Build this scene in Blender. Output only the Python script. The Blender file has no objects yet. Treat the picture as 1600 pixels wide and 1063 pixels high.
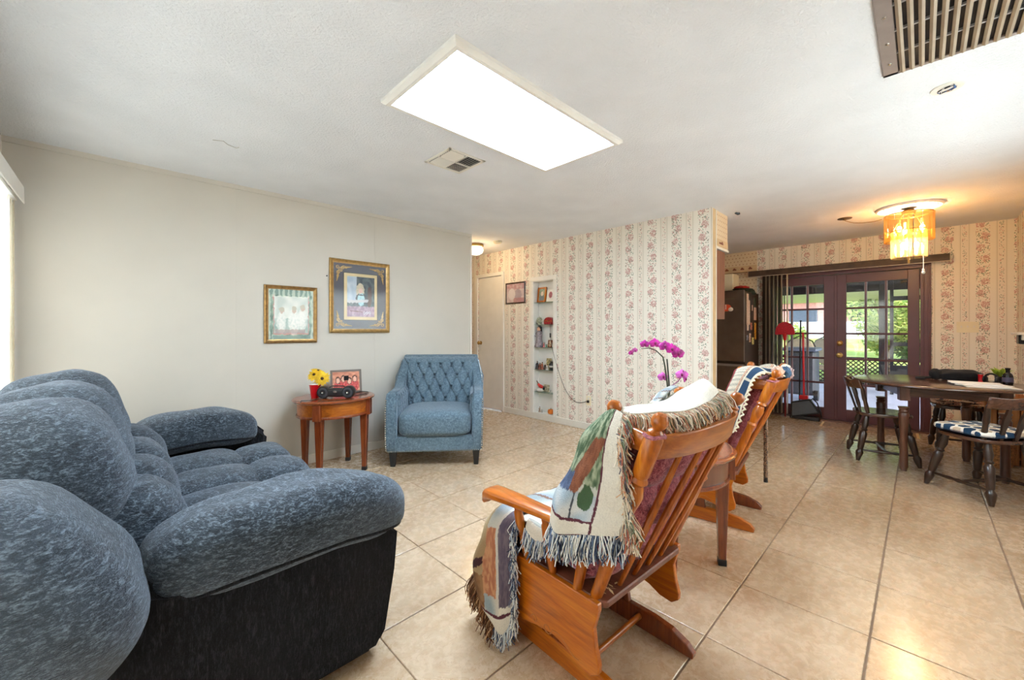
import bpy, bmesh, math, random
from math import sin, cos, pi, radians, sqrt, exp
from mathutils import Vector, Matrix, noise as mnoise
PANEL_E, BULB_E, CHAND_W, HALL_E, HALL_W = 26.0, 40.0, 14.0, 4.0, 5.0     # lamps of the room
C = bpy.context.scene.collection
S = bpy.context.scene
random.seed(7)

# ------------------------------------------------------------ camera, world, sun, exposure
cam_data = bpy.data.cameras.new('camera')
cam = bpy.data.objects.new('camera', cam_data)
C.objects.link(cam)
cam_data.sensor_width = 36.0
cam_data.lens = 36.0 * 626.0 / 1600.0
cam_data.shift_y = -16.0 / 1600.0
cam_data.clip_start = 0.02
cam.location = (0, 0, 1.24)
cam.rotation_euler = (radians(90), 0, radians(45.6 - 90))
S.camera = cam

S.view_settings.view_transform = 'Standard'
S.view_settings.look = 'None'
S.view_settings.exposure = 0.73
S.view_settings.gamma = 1.0
S.view_settings.use_curve_mapping = False
S.cycles.max_bounces = 10
S.cycles.diffuse_bounces = 6
S.cycles.transparent_max_bounces = 16
S.cycles.sample_clamp_indirect = 6.0
S.cycles.caustics_reflective = False
S.cycles.caustics_refractive = False

world = bpy.data.worlds.new('world')
S.world = world
world.use_nodes = True
wn = world.node_tree.nodes
sky = wn.new('ShaderNodeTexSky')
sky.sky_type = 'NISHITA'
sky.sun_disc = False
sky.sun_elevation = radians(50)
sky.sun_rotation = radians(200)
sky.air_density = 1.0
sky.dust_density = 2.5
wn['Background'].inputs[1].default_value = 1.0
world.node_tree.links.new(sky.outputs[0], wn['Background'].inputs[0])

def light(kind, name, loc, energy, color=(1, 1, 1), rot=(0, 0, 0), **kw):
    d = bpy.data.lights.new(name, kind)
    d.energy = energy
    d.color = color
    for k, v in kw.items():
        setattr(d, k, v)
    o = bpy.data.objects.new(name, d)
    C.objects.link(o)
    o.location = loc
    o.rotation_euler = rot
    return o

SUN = light('SUN', 'sun', (5, 5, 8), 1.7, (1, .95, .86), (radians(38), radians(8), radians(150)), angle=radians(1))
# daylight at the big front window, outside its glass, shining in through the vertical blinds
WIN = light('AREA', 'window_daylight', (-1.25, 1.9, 1.25), 150, (0.74, 0.86, 1.0), (0, radians(-90), 0),
            shape='RECTANGLE', size=2.0, size_y=4.0)

# unseen fill light, put outside an added right wall window to brighten the room
ADDED_FILL = light('AREA', 'added_side_fill', (3.1, -1.45, 1.45), 155, (0.58, 0.78, 1.0), (radians(90), 0, 0),
             shape='RECTANGLE', size=2.6, size_y=1.4)

# ------------------------------------------------------------ helpers
def lin(c):
    f = lambda v: (v / 255 / 12.92) if v / 255 <= 0.04045 else ((v / 255 + 0.055) / 1.055) ** 2.4
    return (f(c[0]), f(c[1]), f(c[2]), 1.0)

class MB:
    """collects geometry for ONE mesh"""
    def __init__(s):
        s.v = []; s.f = []; s.c = []
    def add(s, vs, fs, M=None):
        o = len(s.v)
        for p in vs:
            p = Vector(p)
            s.v.append(M @ p if M is not None else p)
        s.f += [tuple(i + o for i in f) for f in fs]
        return s
    def box(s, x0, x1, y0, y1, z0, z1, M=None):
        return s.add([(x0, y0, z0), (x1, y0, z0), (x1, y1, z0), (x0, y1, z0), (x0, y0, z1), (x1, y0, z1), (x1, y1, z1), (x0, y1, z1)],
                     [(0, 3, 2, 1), (4, 5, 6, 7), (0, 1, 5, 4), (1, 2, 6, 5), (2, 3, 7, 6), (3, 0, 4, 7)], M)
    def lathe(s, prof, n=16, M=None, a0=0.0, a1=2 * pi, sx=1.0, sy=1.0):
        full = abs(a1 - a0 - 2 * pi) < 1e-6
        m = n if full else n + 1
        vs = []
        for r, z in prof:
            for i in range(m):
                a = a0 + (a1 - a0) * i / n
                vs.append((r * cos(a) * sx, r * sin(a) * sy, z))
        fs = []
        k = len(prof)
        for j in range(k - 1):
            for i in range(n):
                i2 = (i + 1) % m if full else i + 1
                fs.append((j * m + i, j * m + i2, (j + 1) * m + i2, (j + 1) * m + i))
        if full:
            fs.append(tuple(reversed(range(m))))
            fs.append(tuple((k - 1) * m + i for i in range(m)))
        return s.add(vs, fs, M)
    def turned(s, a, b, prof, n=12):
        """lathe from point a to b; prof = (t along 0..1, radius)"""
        a = Vector(a); b = Vector(b); d = b - a; L = d.length
        M = Matrix.Translation(a) @ d.to_track_quat('Z', 'Y').to_matrix().to_4x4()
        return s.lathe([(r, t * L) for t, r in prof], n, M)
    def rod(s, a, b, r, n=10, r2=None):
        return s.turned(a, b, [(0, r), (1, r if r2 is None else r2)], n)
    def tube(s, pts, r, n=8, closed=False):
        pts = [Vector(p) for p in pts]
        k = len(pts); vs = []; fs = []
        up = Vector((0, 0, 1)); prev = None
        for i, p in enumerate(pts):
            a = pts[(i - 1) % k] if (closed or i > 0) else p
            b = pts[(i + 1) % k] if (closed or i < k - 1) else p
            t = (b - a).normalized()
            if prev is None:
                prev = t.orthogonal().normalized()
            x = (prev - t * prev.dot(t))
            x = x.normalized() if x.length > 1e-6 else t.orthogonal().normalized()
            prev = x
            y = t.cross(x)
            rr = r[i] if isinstance(r, (list, tuple)) else r
            for j in range(n):
                an = 2 * pi * j / n
                vs.append(p + x * (cos(an) * rr) + y * (sin(an) * rr))
        m = k if closed else k - 1
        for i in range(m):
            i2 = (i + 1) % k
            for j in range(n):
                j2 = (j + 1) % n
                fs.append((i * n + j, i * n + j2, i2 * n + j2, i2 * n + j))
        if not closed:
            fs.append(tuple(reversed(range(n)))); fs.append(tuple((k - 1) * n + j for j in range(n)))
        return s.add(vs, fs)
    def ball(s, c, r, n=12, m=8, sc=(1, 1, 1), M=None):
        T = Matrix.Translation(c) @ Matrix.Diagonal((sc[0], sc[1], sc[2], 1))
        if M is not None: T = M @ T
        vs = [(0, 0, -r)]; fs = []
        for j in range(1, m):
            a = -pi / 2 + pi * j / m
            for i in range(n):
                b = 2 * pi * i / n
                vs.append((r * cos(a) * cos(b), r * cos(a) * sin(b), r * sin(a)))
        vs.append((0, 0, r)); top = len(vs) - 1
        for i in range(n):
            fs.append((0, 1 + (i + 1) % n, 1 + i))
            fs.append((top, 1 + (m - 2) * n + i, 1 + (m - 2) * n + (i + 1) % n))
            for j in range(m - 2):
                fs.append((1 + j * n + i, 1 + j * n + (i + 1) % n, 1 + (j + 1) * n + (i + 1) % n, 1 + (j + 1) * n + i))
        return s.add(vs, fs, T)
    def sell(s, c, r, e1=.7, e2=.7, n=28, m=18, M=None, dent=None):
        """super-ellipsoid pillow"""
        g = lambda v, e: math.copysign(abs(v) ** e, v)
        vs = [(0, 0, -1)]; fs = []
        for j in range(1, m):
            a = -pi / 2 + pi * j / m
            for i in range(n):
                b = 2 * pi * i / n
                vs.append((g(cos(a), e1) * g(cos(b), e2), g(cos(a), e1) * g(sin(b), e2), g(sin(a), e1)))
        vs.append((0, 0, 1)); top = len(vs) - 1
        for i in range(n):
            fs.append((0, 1 + (i + 1) % n, 1 + i))
            fs.append((top, 1 + (m - 2) * n + i, 1 + (m - 2) * n + (i + 1) % n))
            for j in range(m - 2):
                fs.append((1 + j * n + i, 1 + j * n + (i + 1) % n, 1 + (j + 1) * n + (i + 1) % n, 1 + (j + 1) * n + i))
        out = []
        for p in vs:
            q = Vector((p[0] * r[0], p[1] * r[1], p[2] * r[2]))
            if dent: q = dent(q, p)
            out.append(q)
        T = Matrix.Translation(c)
        if M is not None: T = T @ M
        return s.add(out, fs, T)
    def prism(s, poly, h0, h1, axis='x', M=None):
        """extrude a 2D outline (a,b) along an axis; poly in the other two axes in order"""
        n = len(poly)
        def P(a, b, h):
            return {'x': (h, a, b), 'y': (a, h, b), 'z': (a, b, h)}[axis]
        vs = [P(a, b, h0) for a, b in poly] + [P(a, b, h1) for a, b in poly]
        fs = [tuple(reversed(range(n))), tuple(range(n, 2 * n))] + [(i, (i + 1) % n, n + (i + 1) % n, n + i) for i in range(n)]
        return s.add(vs, fs, M)
    def grid(s, pts, nu, nv, M=None):
        fs = [(j * nu + i, j * nu + i + 1, (j + 1) * nu + i + 1, (j + 1) * nu + i) for j in range(nv - 1) for i in range(nu - 1)]
        return s.add(pts, fs, M)
    def build(s, name, mat, parent=None, smooth=True, ang=38, bevel=0.0, seg=1, solid=0.0, colors=None, normals=True, subsurf=0):
        me = bpy.data.meshes.new(name)
        me.from_pydata([tuple(v) for v in s.v], [], s.f)
        me.update()
        if normals or bevel:
            bm = bmesh.new(); bm.from_mesh(me)
            if normals: bmesh.ops.recalc_face_normals(bm, faces=bm.faces)
            if bevel > 0:
                es = [e for e in bm.edges if len(e.link_faces) == 2 and e.calc_face_angle(0) > radians(35)]
                bmesh.ops.bevel(bm, geom=es, offset=bevel, segments=seg, affect='EDGES', clamp_overlap=True)
            bm.to_mesh(me); bm.free()
        if colors is not None:
            at = me.color_attributes.new('paint', 'FLOAT_COLOR', 'POINT')
            for i, c in enumerate(colors):
                at.data[i].color = c
        if smooth:
            me.polygons.foreach_set('use_smooth', [True] * len(me.polygons))
            me.set_sharp_from_angle(angle=radians(ang))
        me.materials.append(mat)
        o = bpy.data.objects.new(name, me)
        C.objects.link(o)
        if parent is not None: o.parent = parent
        if solid:
            m = o.modifiers.new('thick', 'SOLIDIFY'); m.thickness = solid; m.offset = 0
        if subsurf:
            m = o.modifiers.new('sub', 'SUBSURF'); m.levels = subsurf; m.render_levels = subsurf
        return o

def tag(o, label=None, cat=None, group=None, kind=None):
    if label: o['label'] = label
    if cat: o['category'] = cat
    if group: o['group'] = group
    if kind: o['kind'] = kind
    return o

def thing(name, label, cat, loc=(0, 0, 0), yaw=0.0, group=None):
    o = bpy.data.objects.new(name, None)
    o.empty_display_size = .1
    C.objects.link(o)
    o.location = loc
    o.rotation_euler = (0, 0, radians(yaw))
    return tag(o, label, cat, group)

def dup(o, parent=None):
    c = o.copy(); C.objects.link(c)
    if parent is not None: c.parent = parent
    for ch in list(o.children): dup(ch, c)
    return c

def struct(o, kind='structure'):
    o['kind'] = kind
    return o

def catmull(ctrl, t):
    n = len(ctrl) - 1
    x = min(max(t, 0), 1) * n
    i = min(int(x), n - 1); f = x - i
    p = [ctrl[max(i - 1, 0)], ctrl[i], ctrl[i + 1], ctrl[min(i + 2, n)]]
    p = [Vector(q) for q in p]
    return 0.5 * ((2 * p[1]) + (p[2] - p[0]) * f + (2 * p[0] - 5 * p[1] + 4 * p[2] - p[3]) * f * f + (3 * p[1] - p[0] - 3 * p[2] + p[3]) * f ** 3)

def patch(rows, nu, nv, wob=0.0, seed=0):
    """smooth sheet through rows of control points"""
    out = []
    for j in range(nv):
        v = j / (nv - 1)
        for i in range(nu):
            u = i / (nu - 1)
            p = catmull([catmull(r, u) for r in rows], v)
            if wob:
                n = mnoise.noise_vector(Vector((p.x * 9 + seed, p.y * 9, p.z * 9)))
                p = p + n * wob
            out.append(p)
    return out

# ------------------------------------------------------------ node helper
class NT:
    def __init__(s, name):
        s.m = bpy.data.materials.new(name); s.m.use_nodes = True
        s.t = s.m.node_tree; s.n = s.t.nodes; s.l = s.t.links
        s.b = s.n['Principled BSDF']; s.out = s.n['Material Output']
    def new(s, k, **kw):
        n = s.n.new(k)
        for a, b in kw.items(): setattr(n, a, b)
        return n
    def link(s, a, b): s.l.new(a, b)
    def math(s, op, a, b=0.0, c=0.0):
        n = s.new('ShaderNodeMath', operation=op)
        for i, v in enumerate((a, b, c)):
            if isinstance(v, (int, float)): n.inputs[i].default_value = v
            else: s.link(v, n.inputs[i])
        return n.outputs[0]
    def pos(s): return s.new('ShaderNodeNewGeometry').outputs['Position']
    def obj(s): return s.new('ShaderNodeTexCoord').outputs['Object']
    def xyz(s, v):
        n = s.new('ShaderNodeSeparateXYZ'); s.link(v, n.inputs[0]); return n.outputs
    def comb(s, a, b, c=0.0):
        n = s.new('ShaderNodeCombineXYZ')
        for i, v in enumerate((a, b, c)):
            if isinstance(v, (int, float)): n.inputs[i].default_value = v
            else: s.link(v, n.inputs[i])
        return n.outputs[0]
    def scale(s, v, sc, rot=(0, 0, 0)):
        n = s.new('ShaderNodeMapping'); s.link(v, n.inputs[0])
        n.inputs['Scale'].default_value = sc; n.inputs['Rotation'].default_value = rot
        return n.outputs[0]
    def noise(s, v, sc, det=3.0, rough=.5, dist=0.0):
        n = s.new('ShaderNodeTexNoise'); s.link(v, n.inputs['Vector'])
        n.inputs['Scale'].default_value = sc; n.inputs['Detail'].default_value = det
        n.inputs['Roughness'].default_value = rough; n.inputs['Distortion'].default_value = dist
        return n.outputs['Fac']
    def voro(s, v, sc, feat='F1'):
        n = s.new('ShaderNodeTexVoronoi', feature=feat); s.link(v, n.inputs['Vector'])
        n.inputs['Scale'].default_value = sc
        return n.outputs
    def ramp(s, f, stops):
        n = s.new('ShaderNodeValToRGB'); s.link(f, n.inputs[0])
        e = n.color_ramp.elements
        while len(e) < len(stops): e.new(0.5)
        for i, (p, c) in enumerate(stops):
            e[i].position = p; e[i].color = c
        return n.outputs[0]
    def mix(s, f, a, b, mode='MIX'):
        n = s.new('ShaderNodeMix', data_type='RGBA', blend_type=mode)
        for k, v in ((0, f), (6, a), (7, b)):
            if isinstance(v, (int, float, tuple)): n.inputs[k].default_value = v
            else: s.link(v, n.inputs[k])
        return n.outputs[2]
    def bump(s, h, strength=.3, dist=.01):
        n = s.new('ShaderNodeBump'); s.link(h, n.inputs['Height'])
        n.inputs['Strength'].default_value = strength; n.inputs['Distance'].default_value = dist
        s.link(n.outputs[0], s.b.inputs['Normal'])
        return n
    def set(s, **kw):
        for k, v in kw.items():
            k = {'rough': 'Roughness', 'metal': 'Metallic', 'col': 'Base Color', 'sheen': 'Sheen Weight', 'coat': 'Coat Weight',
                 'spec': 'Specular IOR Level', 'alpha': 'Alpha', 'emit': 'Emission Strength', 'ecol': 'Emission Color'}[k]
            if isinstance(v, (int, float, tuple)): s.b.inputs[k].default_value = v
            else: s.link(v, s.b.inputs[k])
        return s

def plain(name, c, rough=.5, metal=0.0, var=.06, sc=8.0, bump=0.0, bsc=60.0, **kw):
    t = NT(name); o = t.obj()
    f = t.noise(o, sc, 4)
    a = lin(c)
    lo = tuple(max(0, v * (1 - var * 2)) for v in a[:3]) + (1,)
    hi = tuple(min(1, v * (1 + var * 2)) for v in a[:3]) + (1,)
    t.set(col=t.ramp(f, [(.3, lo), (.7, hi)]), rough=rough, metal=metal, **kw)
    if bump: t.bump(t.noise(o, bsc, 4), bump, .004)
    return t.m

def wood(name, dark, mid, light_, axis=0, sc=1.0, rough=.32, coat=.25):
    t = NT(name); o = t.obj()
    s = [28.0 * sc] * 3; s[axis] = 2.2 * sc
    v = t.scale(o, s)
    f = t.noise(v, 1.0, 5, .6, 1.2)
    g = t.noise(t.scale(o, [q * 4 for q in s]), 1.0, 3, .6)
    c = t.ramp(f, [(.28, lin(dark)), (.5, lin(mid)), (.75, lin(light_))])
    c = t.mix(.25, c, t.ramp(g, [(.35, lin(dark)), (.65, lin(light_))]))
    big = t.noise(o, 3.0, 2)
    c = t.mix(t.math('MULTIPLY', big, .35), c, lin(mid))
    t.set(col=c, rough=rough, coat=coat)
    t.b.inputs['Coat Roughness'].default_value = .2
    t.bump(g, .06, .002)
    return t.m

def glassy(name, tint=(1, 1, 1), refl=.06, rough=.02):
    t = NT(name)
    tr = t.new('ShaderNodeBsdfTransparent'); tr.inputs[0].default_value = (*tint, 1)
    gl = t.new('ShaderNodeBsdfGlossy'); gl.inputs['Roughness'].default_value = rough
    lw = t.new('ShaderNodeLayerWeight'); lw.inputs[0].default_value = .25
    f = t.math('ADD', t.math('MULTIPLY', lw.outputs['Facing'], .35), refl)
    mx = t.new('ShaderNodeMixShader')
    t.link(f, mx.inputs[0]); t.link(tr.outputs[0], mx.inputs[1]); t.link(gl.outputs[0], mx.inputs[2])
    t.link(mx.outputs[0], t.out.inputs[0])
    return t.m

def painted(name, rough=.6, bump=0.0, bsc=400.0, spec=.3):
    """colour painted point by point on the mesh: flat print and woven pictures only"""
    t = NT(name)
    a = t.new('ShaderNodeVertexColor', layer_name='paint')
    cc = a.outputs[0]
    if bump:
        nn = t.noise(t.obj(), 210, 3, .7)
        cc = t.mix(t.math('MULTIPLY', t.math('SUBTRACT', nn, .44), .55), cc, lin((84, 72, 74)))
    t.set(col=cc, rough=rough, spec=spec)
    if bump:
        t.bump(t.noise(t.obj(), bsc, 2), bump, .003)
    return t.m

def emis(name, c, strength):
    t = NT(name)
    t.set(col=(0, 0, 0, 1), ecol=(*c, 1), emit=strength)
    return t.m

# ------------------------------------------------------------ materials
def mk_wallpaper(name, axis, off, tone=(234, 228, 216)):
    t = NT(name); p = t.xyz(t.pos()); U = p[axis]; V = p[2]
    u = t.math('DIVIDE', t.math('SUBTRACT', U, off), .27)
    du = t.math('MULTIPLY', t.math('SUBTRACT', u, t.math('ROUND', u)), .27)
    s = t.math('DIVIDE', V, .128); k = t.math('ROUND', s)
    dv = t.math('MULTIPLY', t.math('SUBTRACT', s, k), .128)
    side = t.math('SUBTRACT', t.math('MULTIPLY', t.math('MODULO', k, 2), 2), 1)
    dx = t.math('SUBTRACT', du, t.math('MULTIPLY', side, .017))
    wob = t.noise(t.comb(U, V, 0.0), 60, 2)
    r = t.math('SQRT', t.math('ADD', t.math('MULTIPLY', dx, dx), t.math('MULTIPLY', dv, dv)))
    r = t.math('ADD', r, t.math('MULTIPLY', t.math('SUBTRACT', wob, .5), .03))
    uv = t.comb(U, V, 0.0)
    v1 = t.voro(uv, 120); v2 = t.voro(uv, 78); v3 = t.voro(uv, 82)
    rnd1 = t.xyz(v1['Color'])[0]; rnd2 = t.xyz(v2['Color']); rnd3 = t.xyz(v3['Color'])
    less = lambda a, b: t.math('LESS_THAN', a, b)
    gt = lambda a, b: t.math('GREATER_THAN', a, b)
    mul = lambda a, b: t.math('MULTIPLY', a, b)
    adu = t.math('ABSOLUTE', du)
    tri = t.math('ADD', r, t.math('MULTIPLY', dv, .35))
    flower = mul(mul(less(tri, .032), gt(rnd1, .18)), less(v1['Distance'], .75))
    leaf = mul(mul(mul(gt(r, .029), less(adu, .052)), less(v2['Distance'], .42)), gt(rnd2[0], .22))
    d2 = t.math('SUBTRACT', .135, adu)
    small = mul(mul(less(d2, .019), less(v3['Distance'], .38)), gt(rnd3[0], .25))
    band = less(d2, .034)
    line = mul(gt(d2, .0305), less(d2, .036))
    line2 = mul(gt(d2, .041), less(d2, .043))
    bg = lin(tone)
    c = t.mix(mul(band, .35), bg, lin((228, 216, 202)))
    c = t.mix(mul(line, .8), c, lin((196, 190, 172)))
    c = t.mix(mul(line2, .5), c, lin((205, 198, 182)))
    pink = t.mix(rnd1, lin((214, 174, 166)), lin((184, 132, 126)))
    green = t.mix(gt(rnd2[1], .62), lin((128, 144, 126)), lin((200, 158, 148)))
    sm = t.mix(gt(rnd3[1], .5), lin((140, 152, 138)), lin((206, 158, 148)))
    c = t.mix(mul(flower, .85), c, pink)
    c = t.mix(leaf, c, green)
    c = t.mix(small, c, sm)
    t.set(col=c, rough=.65, spec=.25)
    t.bump(t.noise(t.pos(), 220, 2), .08, .002)
    return t.m

def mk_dotpaper(name, axis, off):
    t = NT(name); p = t.xyz(t.pos()); uv = t.comb(p[axis], p[2], 0.0)
    a = t.math('DIVIDE', p[axis], .05); b = t.math('DIVIDE', p[2], .05)
    k = t.math('ROUND', b)
    a = t.math('ADD', a, t.math('MULTIPLY', k, .5))
    fa = t.math('SUBTRACT', a, t.math('ROUND', a)); fb = t.math('SUBTRACT', b, k)
    d = t.math('SQRT', t.math('ADD', t.math('MULTIPLY', fa, fa), t.math('MULTIPLY', fb, fb)))
    d = t.math('ADD', d, t.math('MULTIPLY', t.math('SUBTRACT', t.noise(uv, 90, 2), .5), .15))
    c = t.mix(t.math('LESS_THAN', d, .17), lin((224, 204, 172)), lin((186, 150, 118)))
    t.set(col=c, rough=.65)
    return t.m

def mk_tile():
    t = NT('floor_tile_ceramic'); p = t.pos()
    oi = t.new('ShaderNodeObjectInfo').outputs['Random']
    sh = t.new('ShaderNodeVectorMath', operation='ADD'); t.link(p, sh.inputs[0])
    t.link(t.comb(t.math('MULTIPLY', oi, 37), t.math('MULTIPLY', oi, 91), 0.0), sh.inputs[1])
    q = sh.outputs[0]
    n1 = t.noise(t.scale(q, (1, 1.8, 1), (0, 0, .5)), 2.6, 7, .62, 1.0)
    n2 = t.noise(q, 26, 6, .7, .6)
    n3 = t.noise(q, 120, 4, .6)
    c = t.ramp(n1, [(.25, lin((172, 141, 108))), (.45, lin((197, 170, 138))), (.62, lin((209, 185, 155))), (.8, lin((194, 162, 128)))])
    c = t.mix(t.math('MULTIPLY', t.math('SUBTRACT', n2, .35), .45), c, lin((222, 202, 176)))
    vein = t.math('LESS_THAN', t.math('ABSOLUTE', t.math('SUBTRACT', t.noise(q, 7, 8, .75, 2.0), .5)), .012)
    c = t.mix(t.math('MULTIPLY', vein, .4), c, lin((158, 118, 80)))
    c = t.mix(t.math('MULTIPLY', n3, .10), c, lin((170, 132, 94)))
    rgh = t.math('ADD', .16, t.math('MULTIPLY', n2, .22))
    t.set(col=c, rough=rgh, spec=.7, coat=.8)
    t.b.inputs['Coat Roughness'].default_value = .17
    t.b.inputs['Coat IOR'].default_value = 1.6
    t.bump(t.math('ADD', t.math('MULTIPLY', n1, .6), t.math('MULTIPLY', n2, .35)), .16, .012)
    return t.m

def mk_ceiling():
    t = NT('ceiling_texture'); p = t.pos()
    n = t.noise(p, 80, 4, .6, .3); m = t.noise(p, 3, 2)
    t.set(col=t.ramp(m, [(.3, lin((226, 229, 234))), (.7, lin((233, 236, 241)))]), rough=.9, spec=.1)
    t.bump(n, .6, .012)
    return t.m

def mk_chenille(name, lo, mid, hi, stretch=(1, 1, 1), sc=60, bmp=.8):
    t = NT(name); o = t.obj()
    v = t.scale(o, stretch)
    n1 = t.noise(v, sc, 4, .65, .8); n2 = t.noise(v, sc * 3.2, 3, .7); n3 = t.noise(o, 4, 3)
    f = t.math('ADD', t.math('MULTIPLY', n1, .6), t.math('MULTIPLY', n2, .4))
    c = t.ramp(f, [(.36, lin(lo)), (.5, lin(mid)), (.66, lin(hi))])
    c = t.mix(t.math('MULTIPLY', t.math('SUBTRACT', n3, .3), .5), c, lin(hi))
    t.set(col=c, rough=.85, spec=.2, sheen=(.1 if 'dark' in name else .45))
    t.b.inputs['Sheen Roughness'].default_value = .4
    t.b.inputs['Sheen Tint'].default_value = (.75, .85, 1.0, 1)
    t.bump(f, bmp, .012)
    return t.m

M_wall = plain('wall_paint', (203, 198, 188), .7, var=.015, sc=2, bump=.06, bsc=180, spec=.2)
M_ceil = mk_ceiling()
M_grout = plain('grout', (128, 104, 84), .9, var=.05, sc=30)
M_tile = mk_tile()
M_paper_x = mk_wallpaper('wallpaper_roses', 1, 1.516)
M_paper_x2 = mk_wallpaper('wallpaper_roses_dining', 1, -.213)
M_paper_y = mk_wallpaper('wallpaper_roses_side', 0, .05)
M_dot = mk_dotpaper('wallpaper_dots', 1, 0)
M_dot_y = mk_dotpaper('wallpaper_dots_side', 0, 0)
M_white = plain('white_paint', (232, 230, 224), .45, var=.015)
M_trim = plain('trim_white', (226, 222, 212), .45, var=.02)
M_ivory = plain('ivory_plastic', (232, 222, 192), .4, var=.02)
M_maroon = plain('maroon_paint', (92, 56, 62), .38, var=.06, sc=5, bump=.05, bsc=40)
M_oak = wood('honey_wood', (112, 50, 6), (178, 90, 10), (212, 130, 32), 2, rough=.3, coat=.2)
M_oak_x = wood('honey_wood_across', (106, 48, 8), (164, 84, 16), (196, 122, 38), 0, rough=.3, coat=.2)
M_oak_y = wood('honey_wood_along', (118, 54, 6), (186, 94, 8), (216, 134, 30), 1, rough=.3, coat=.2)
M_platform = wood('worn_seat_board', (78, 42, 30), (112, 64, 46), (140, 86, 62), 1, rough=.5, coat=.05)
M_cherry = wood('cherry_wood', (74, 28, 12), (120, 54, 24), (158, 82, 40), 2, rough=.25, coat=.5)
M_cherry_x = wood('cherry_wood_across', (84, 34, 16), (132, 64, 30), (168, 92, 48), 0, rough=.22, coat=.5)
M_drum = wood('brown_drum_wood', (78, 44, 30), (112, 70, 50), (140, 94, 70), 2, sc=.6, rough=.3, coat=.4)
M_dark = wood('dark_walnut', (24, 13, 9), (46, 27, 18), (72, 46, 32), 2, rough=.3, coat=.4)
M_table = wood('table_leg_wood', (48, 25, 17), (90, 53, 38), (124, 80, 60), 2, rough=.3, coat=.4)
M_dark_x = wood('dark_walnut_across', (42, 24, 17), (76, 47, 35), (108, 72, 54), 1, rough=.2, coat=.6)
M_black = plain('black_plastic', (24, 24, 27), .35, var=.1)
M_rubber = plain('dark_foot', (30, 28, 27), .6)
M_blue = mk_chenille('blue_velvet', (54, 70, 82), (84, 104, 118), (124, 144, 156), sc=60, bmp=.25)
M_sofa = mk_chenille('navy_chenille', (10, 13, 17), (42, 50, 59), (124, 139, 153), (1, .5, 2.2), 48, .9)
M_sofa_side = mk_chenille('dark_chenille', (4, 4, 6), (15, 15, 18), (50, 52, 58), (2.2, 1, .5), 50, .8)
M_mar_fab = mk_chenille('maroon_tweed', (84, 30, 42), (160, 78, 92), (214, 146, 150), sc=95, bmp=.5)
M_nail = plain('nickel', (190, 186, 178), .25, .9)
M_brass = plain('brass', (176, 140, 80), .3, .9)
M_gold = plain('gilt_frame', (156, 122, 74), .35, .7, var=.15, sc=40, bump=.3, bsc=90)
M_gold2 = plain('gilt_moulding', (176, 142, 88), .35, .6, var=.12, sc=40, bump=.2, bsc=90)
M_gray_mat = plain('slate_mat_board', (86, 88, 98), .7, var=.03)
M_cream_mat = plain('cream_mat_board', (226, 204, 158), .7, var=.03)
M_red = plain('red_plastic', (200, 18, 30), .3)
M_glass = glassy('clear_glass')
M_picglass = glassy('picture_glass', refl=.015)
def lampglass(name, tint, diff):
    t = NT(name)
    tr = t.new('ShaderNodeBsdfTransparent'); tr.inputs[0].default_value = (*tint, 1)
    tl = t.new('ShaderNodeBsdfTranslucent'); tl.inputs[0].default_value = (*tint, 1)
    gl = t.new('ShaderNodeBsdfGlossy'); gl.inputs['Roughness'].default_value = .05
    a = t.new('ShaderNodeMixShader'); a.inputs[0].default_value = diff
    b = t.new('ShaderNodeMixShader'); b.inputs[0].default_value = .12
    t.link(tr.outputs[0], a.inputs[1]); t.link(tl.outputs[0], a.inputs[2])
    t.link(a.outputs[0], b.inputs[1]); t.link(gl.outputs[0], b.inputs[2]); t.link(b.outputs[0], t.out.inputs[0])
    return t.m
M_amber = lampglass('amber_glass', (1.0, .76, .40), .03)
M_amber2 = lampglass('pale_amber_glass', (1.0, .88, .62), .07)
M_paint = painted('printed_picture', .5)
M_woven = painted('woven_tapestry', .95, .9, 260)
M_yarn = painted('fringe_yarn', .9)
M_steel = plain('black_stainless', (104, 92, 84), .36, .5, var=.06)
M_fside = plain('fridge_side', (70, 58, 52), .4, .3)
M_brownv = plain('brown_vane', (58, 42, 32), .55, var=.1)
M_creamv = plain('cream_vane', (198, 184, 164), .55, var=.04)
M_kick = plain('grey_metal', (150, 142, 138), .45, .5)
# ============================================================ THE ROOM
CEIL = 2.44
fl = struct(MB().box(-.62, 7.0, -.82, 6.2, -.10, -.004).build('floor', M_grout, smooth=False))
GX0, GXP, GY0, GYP = 1.222 - 4 * .4725, .4725, .145 - 2 * .467, .467
regions = [(-.52, 6.885, -.72, 3.965), (3.165, 4.15, 3.965, 6.0)]
full = None
def tile_mesh(w, h):
    m = MB(); e = .0025
    a, b = w / 2, h / 2
    m.add([(-a, -b, -.009), (a, -b, -.009), (a, b, -.009), (-a, b, -.009), (-a, -b, -.0015), (a, -b, -.0015), (a, b, -.0015), (-a, b, -.0015),
           (-a + e, -b + e, 0), (a - e, -b + e, 0), (a - e, b - e, 0), (-a + e, b - e, 0)],
          [(0, 1, 5, 4), (1, 2, 6, 5), (2, 3, 7, 6), (3, 0, 4, 7), (4, 5, 9, 8), (5, 6, 10, 9), (6, 7, 11, 10), (7, 4, 8, 11), (8, 9, 10, 11)])
    return m
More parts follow.
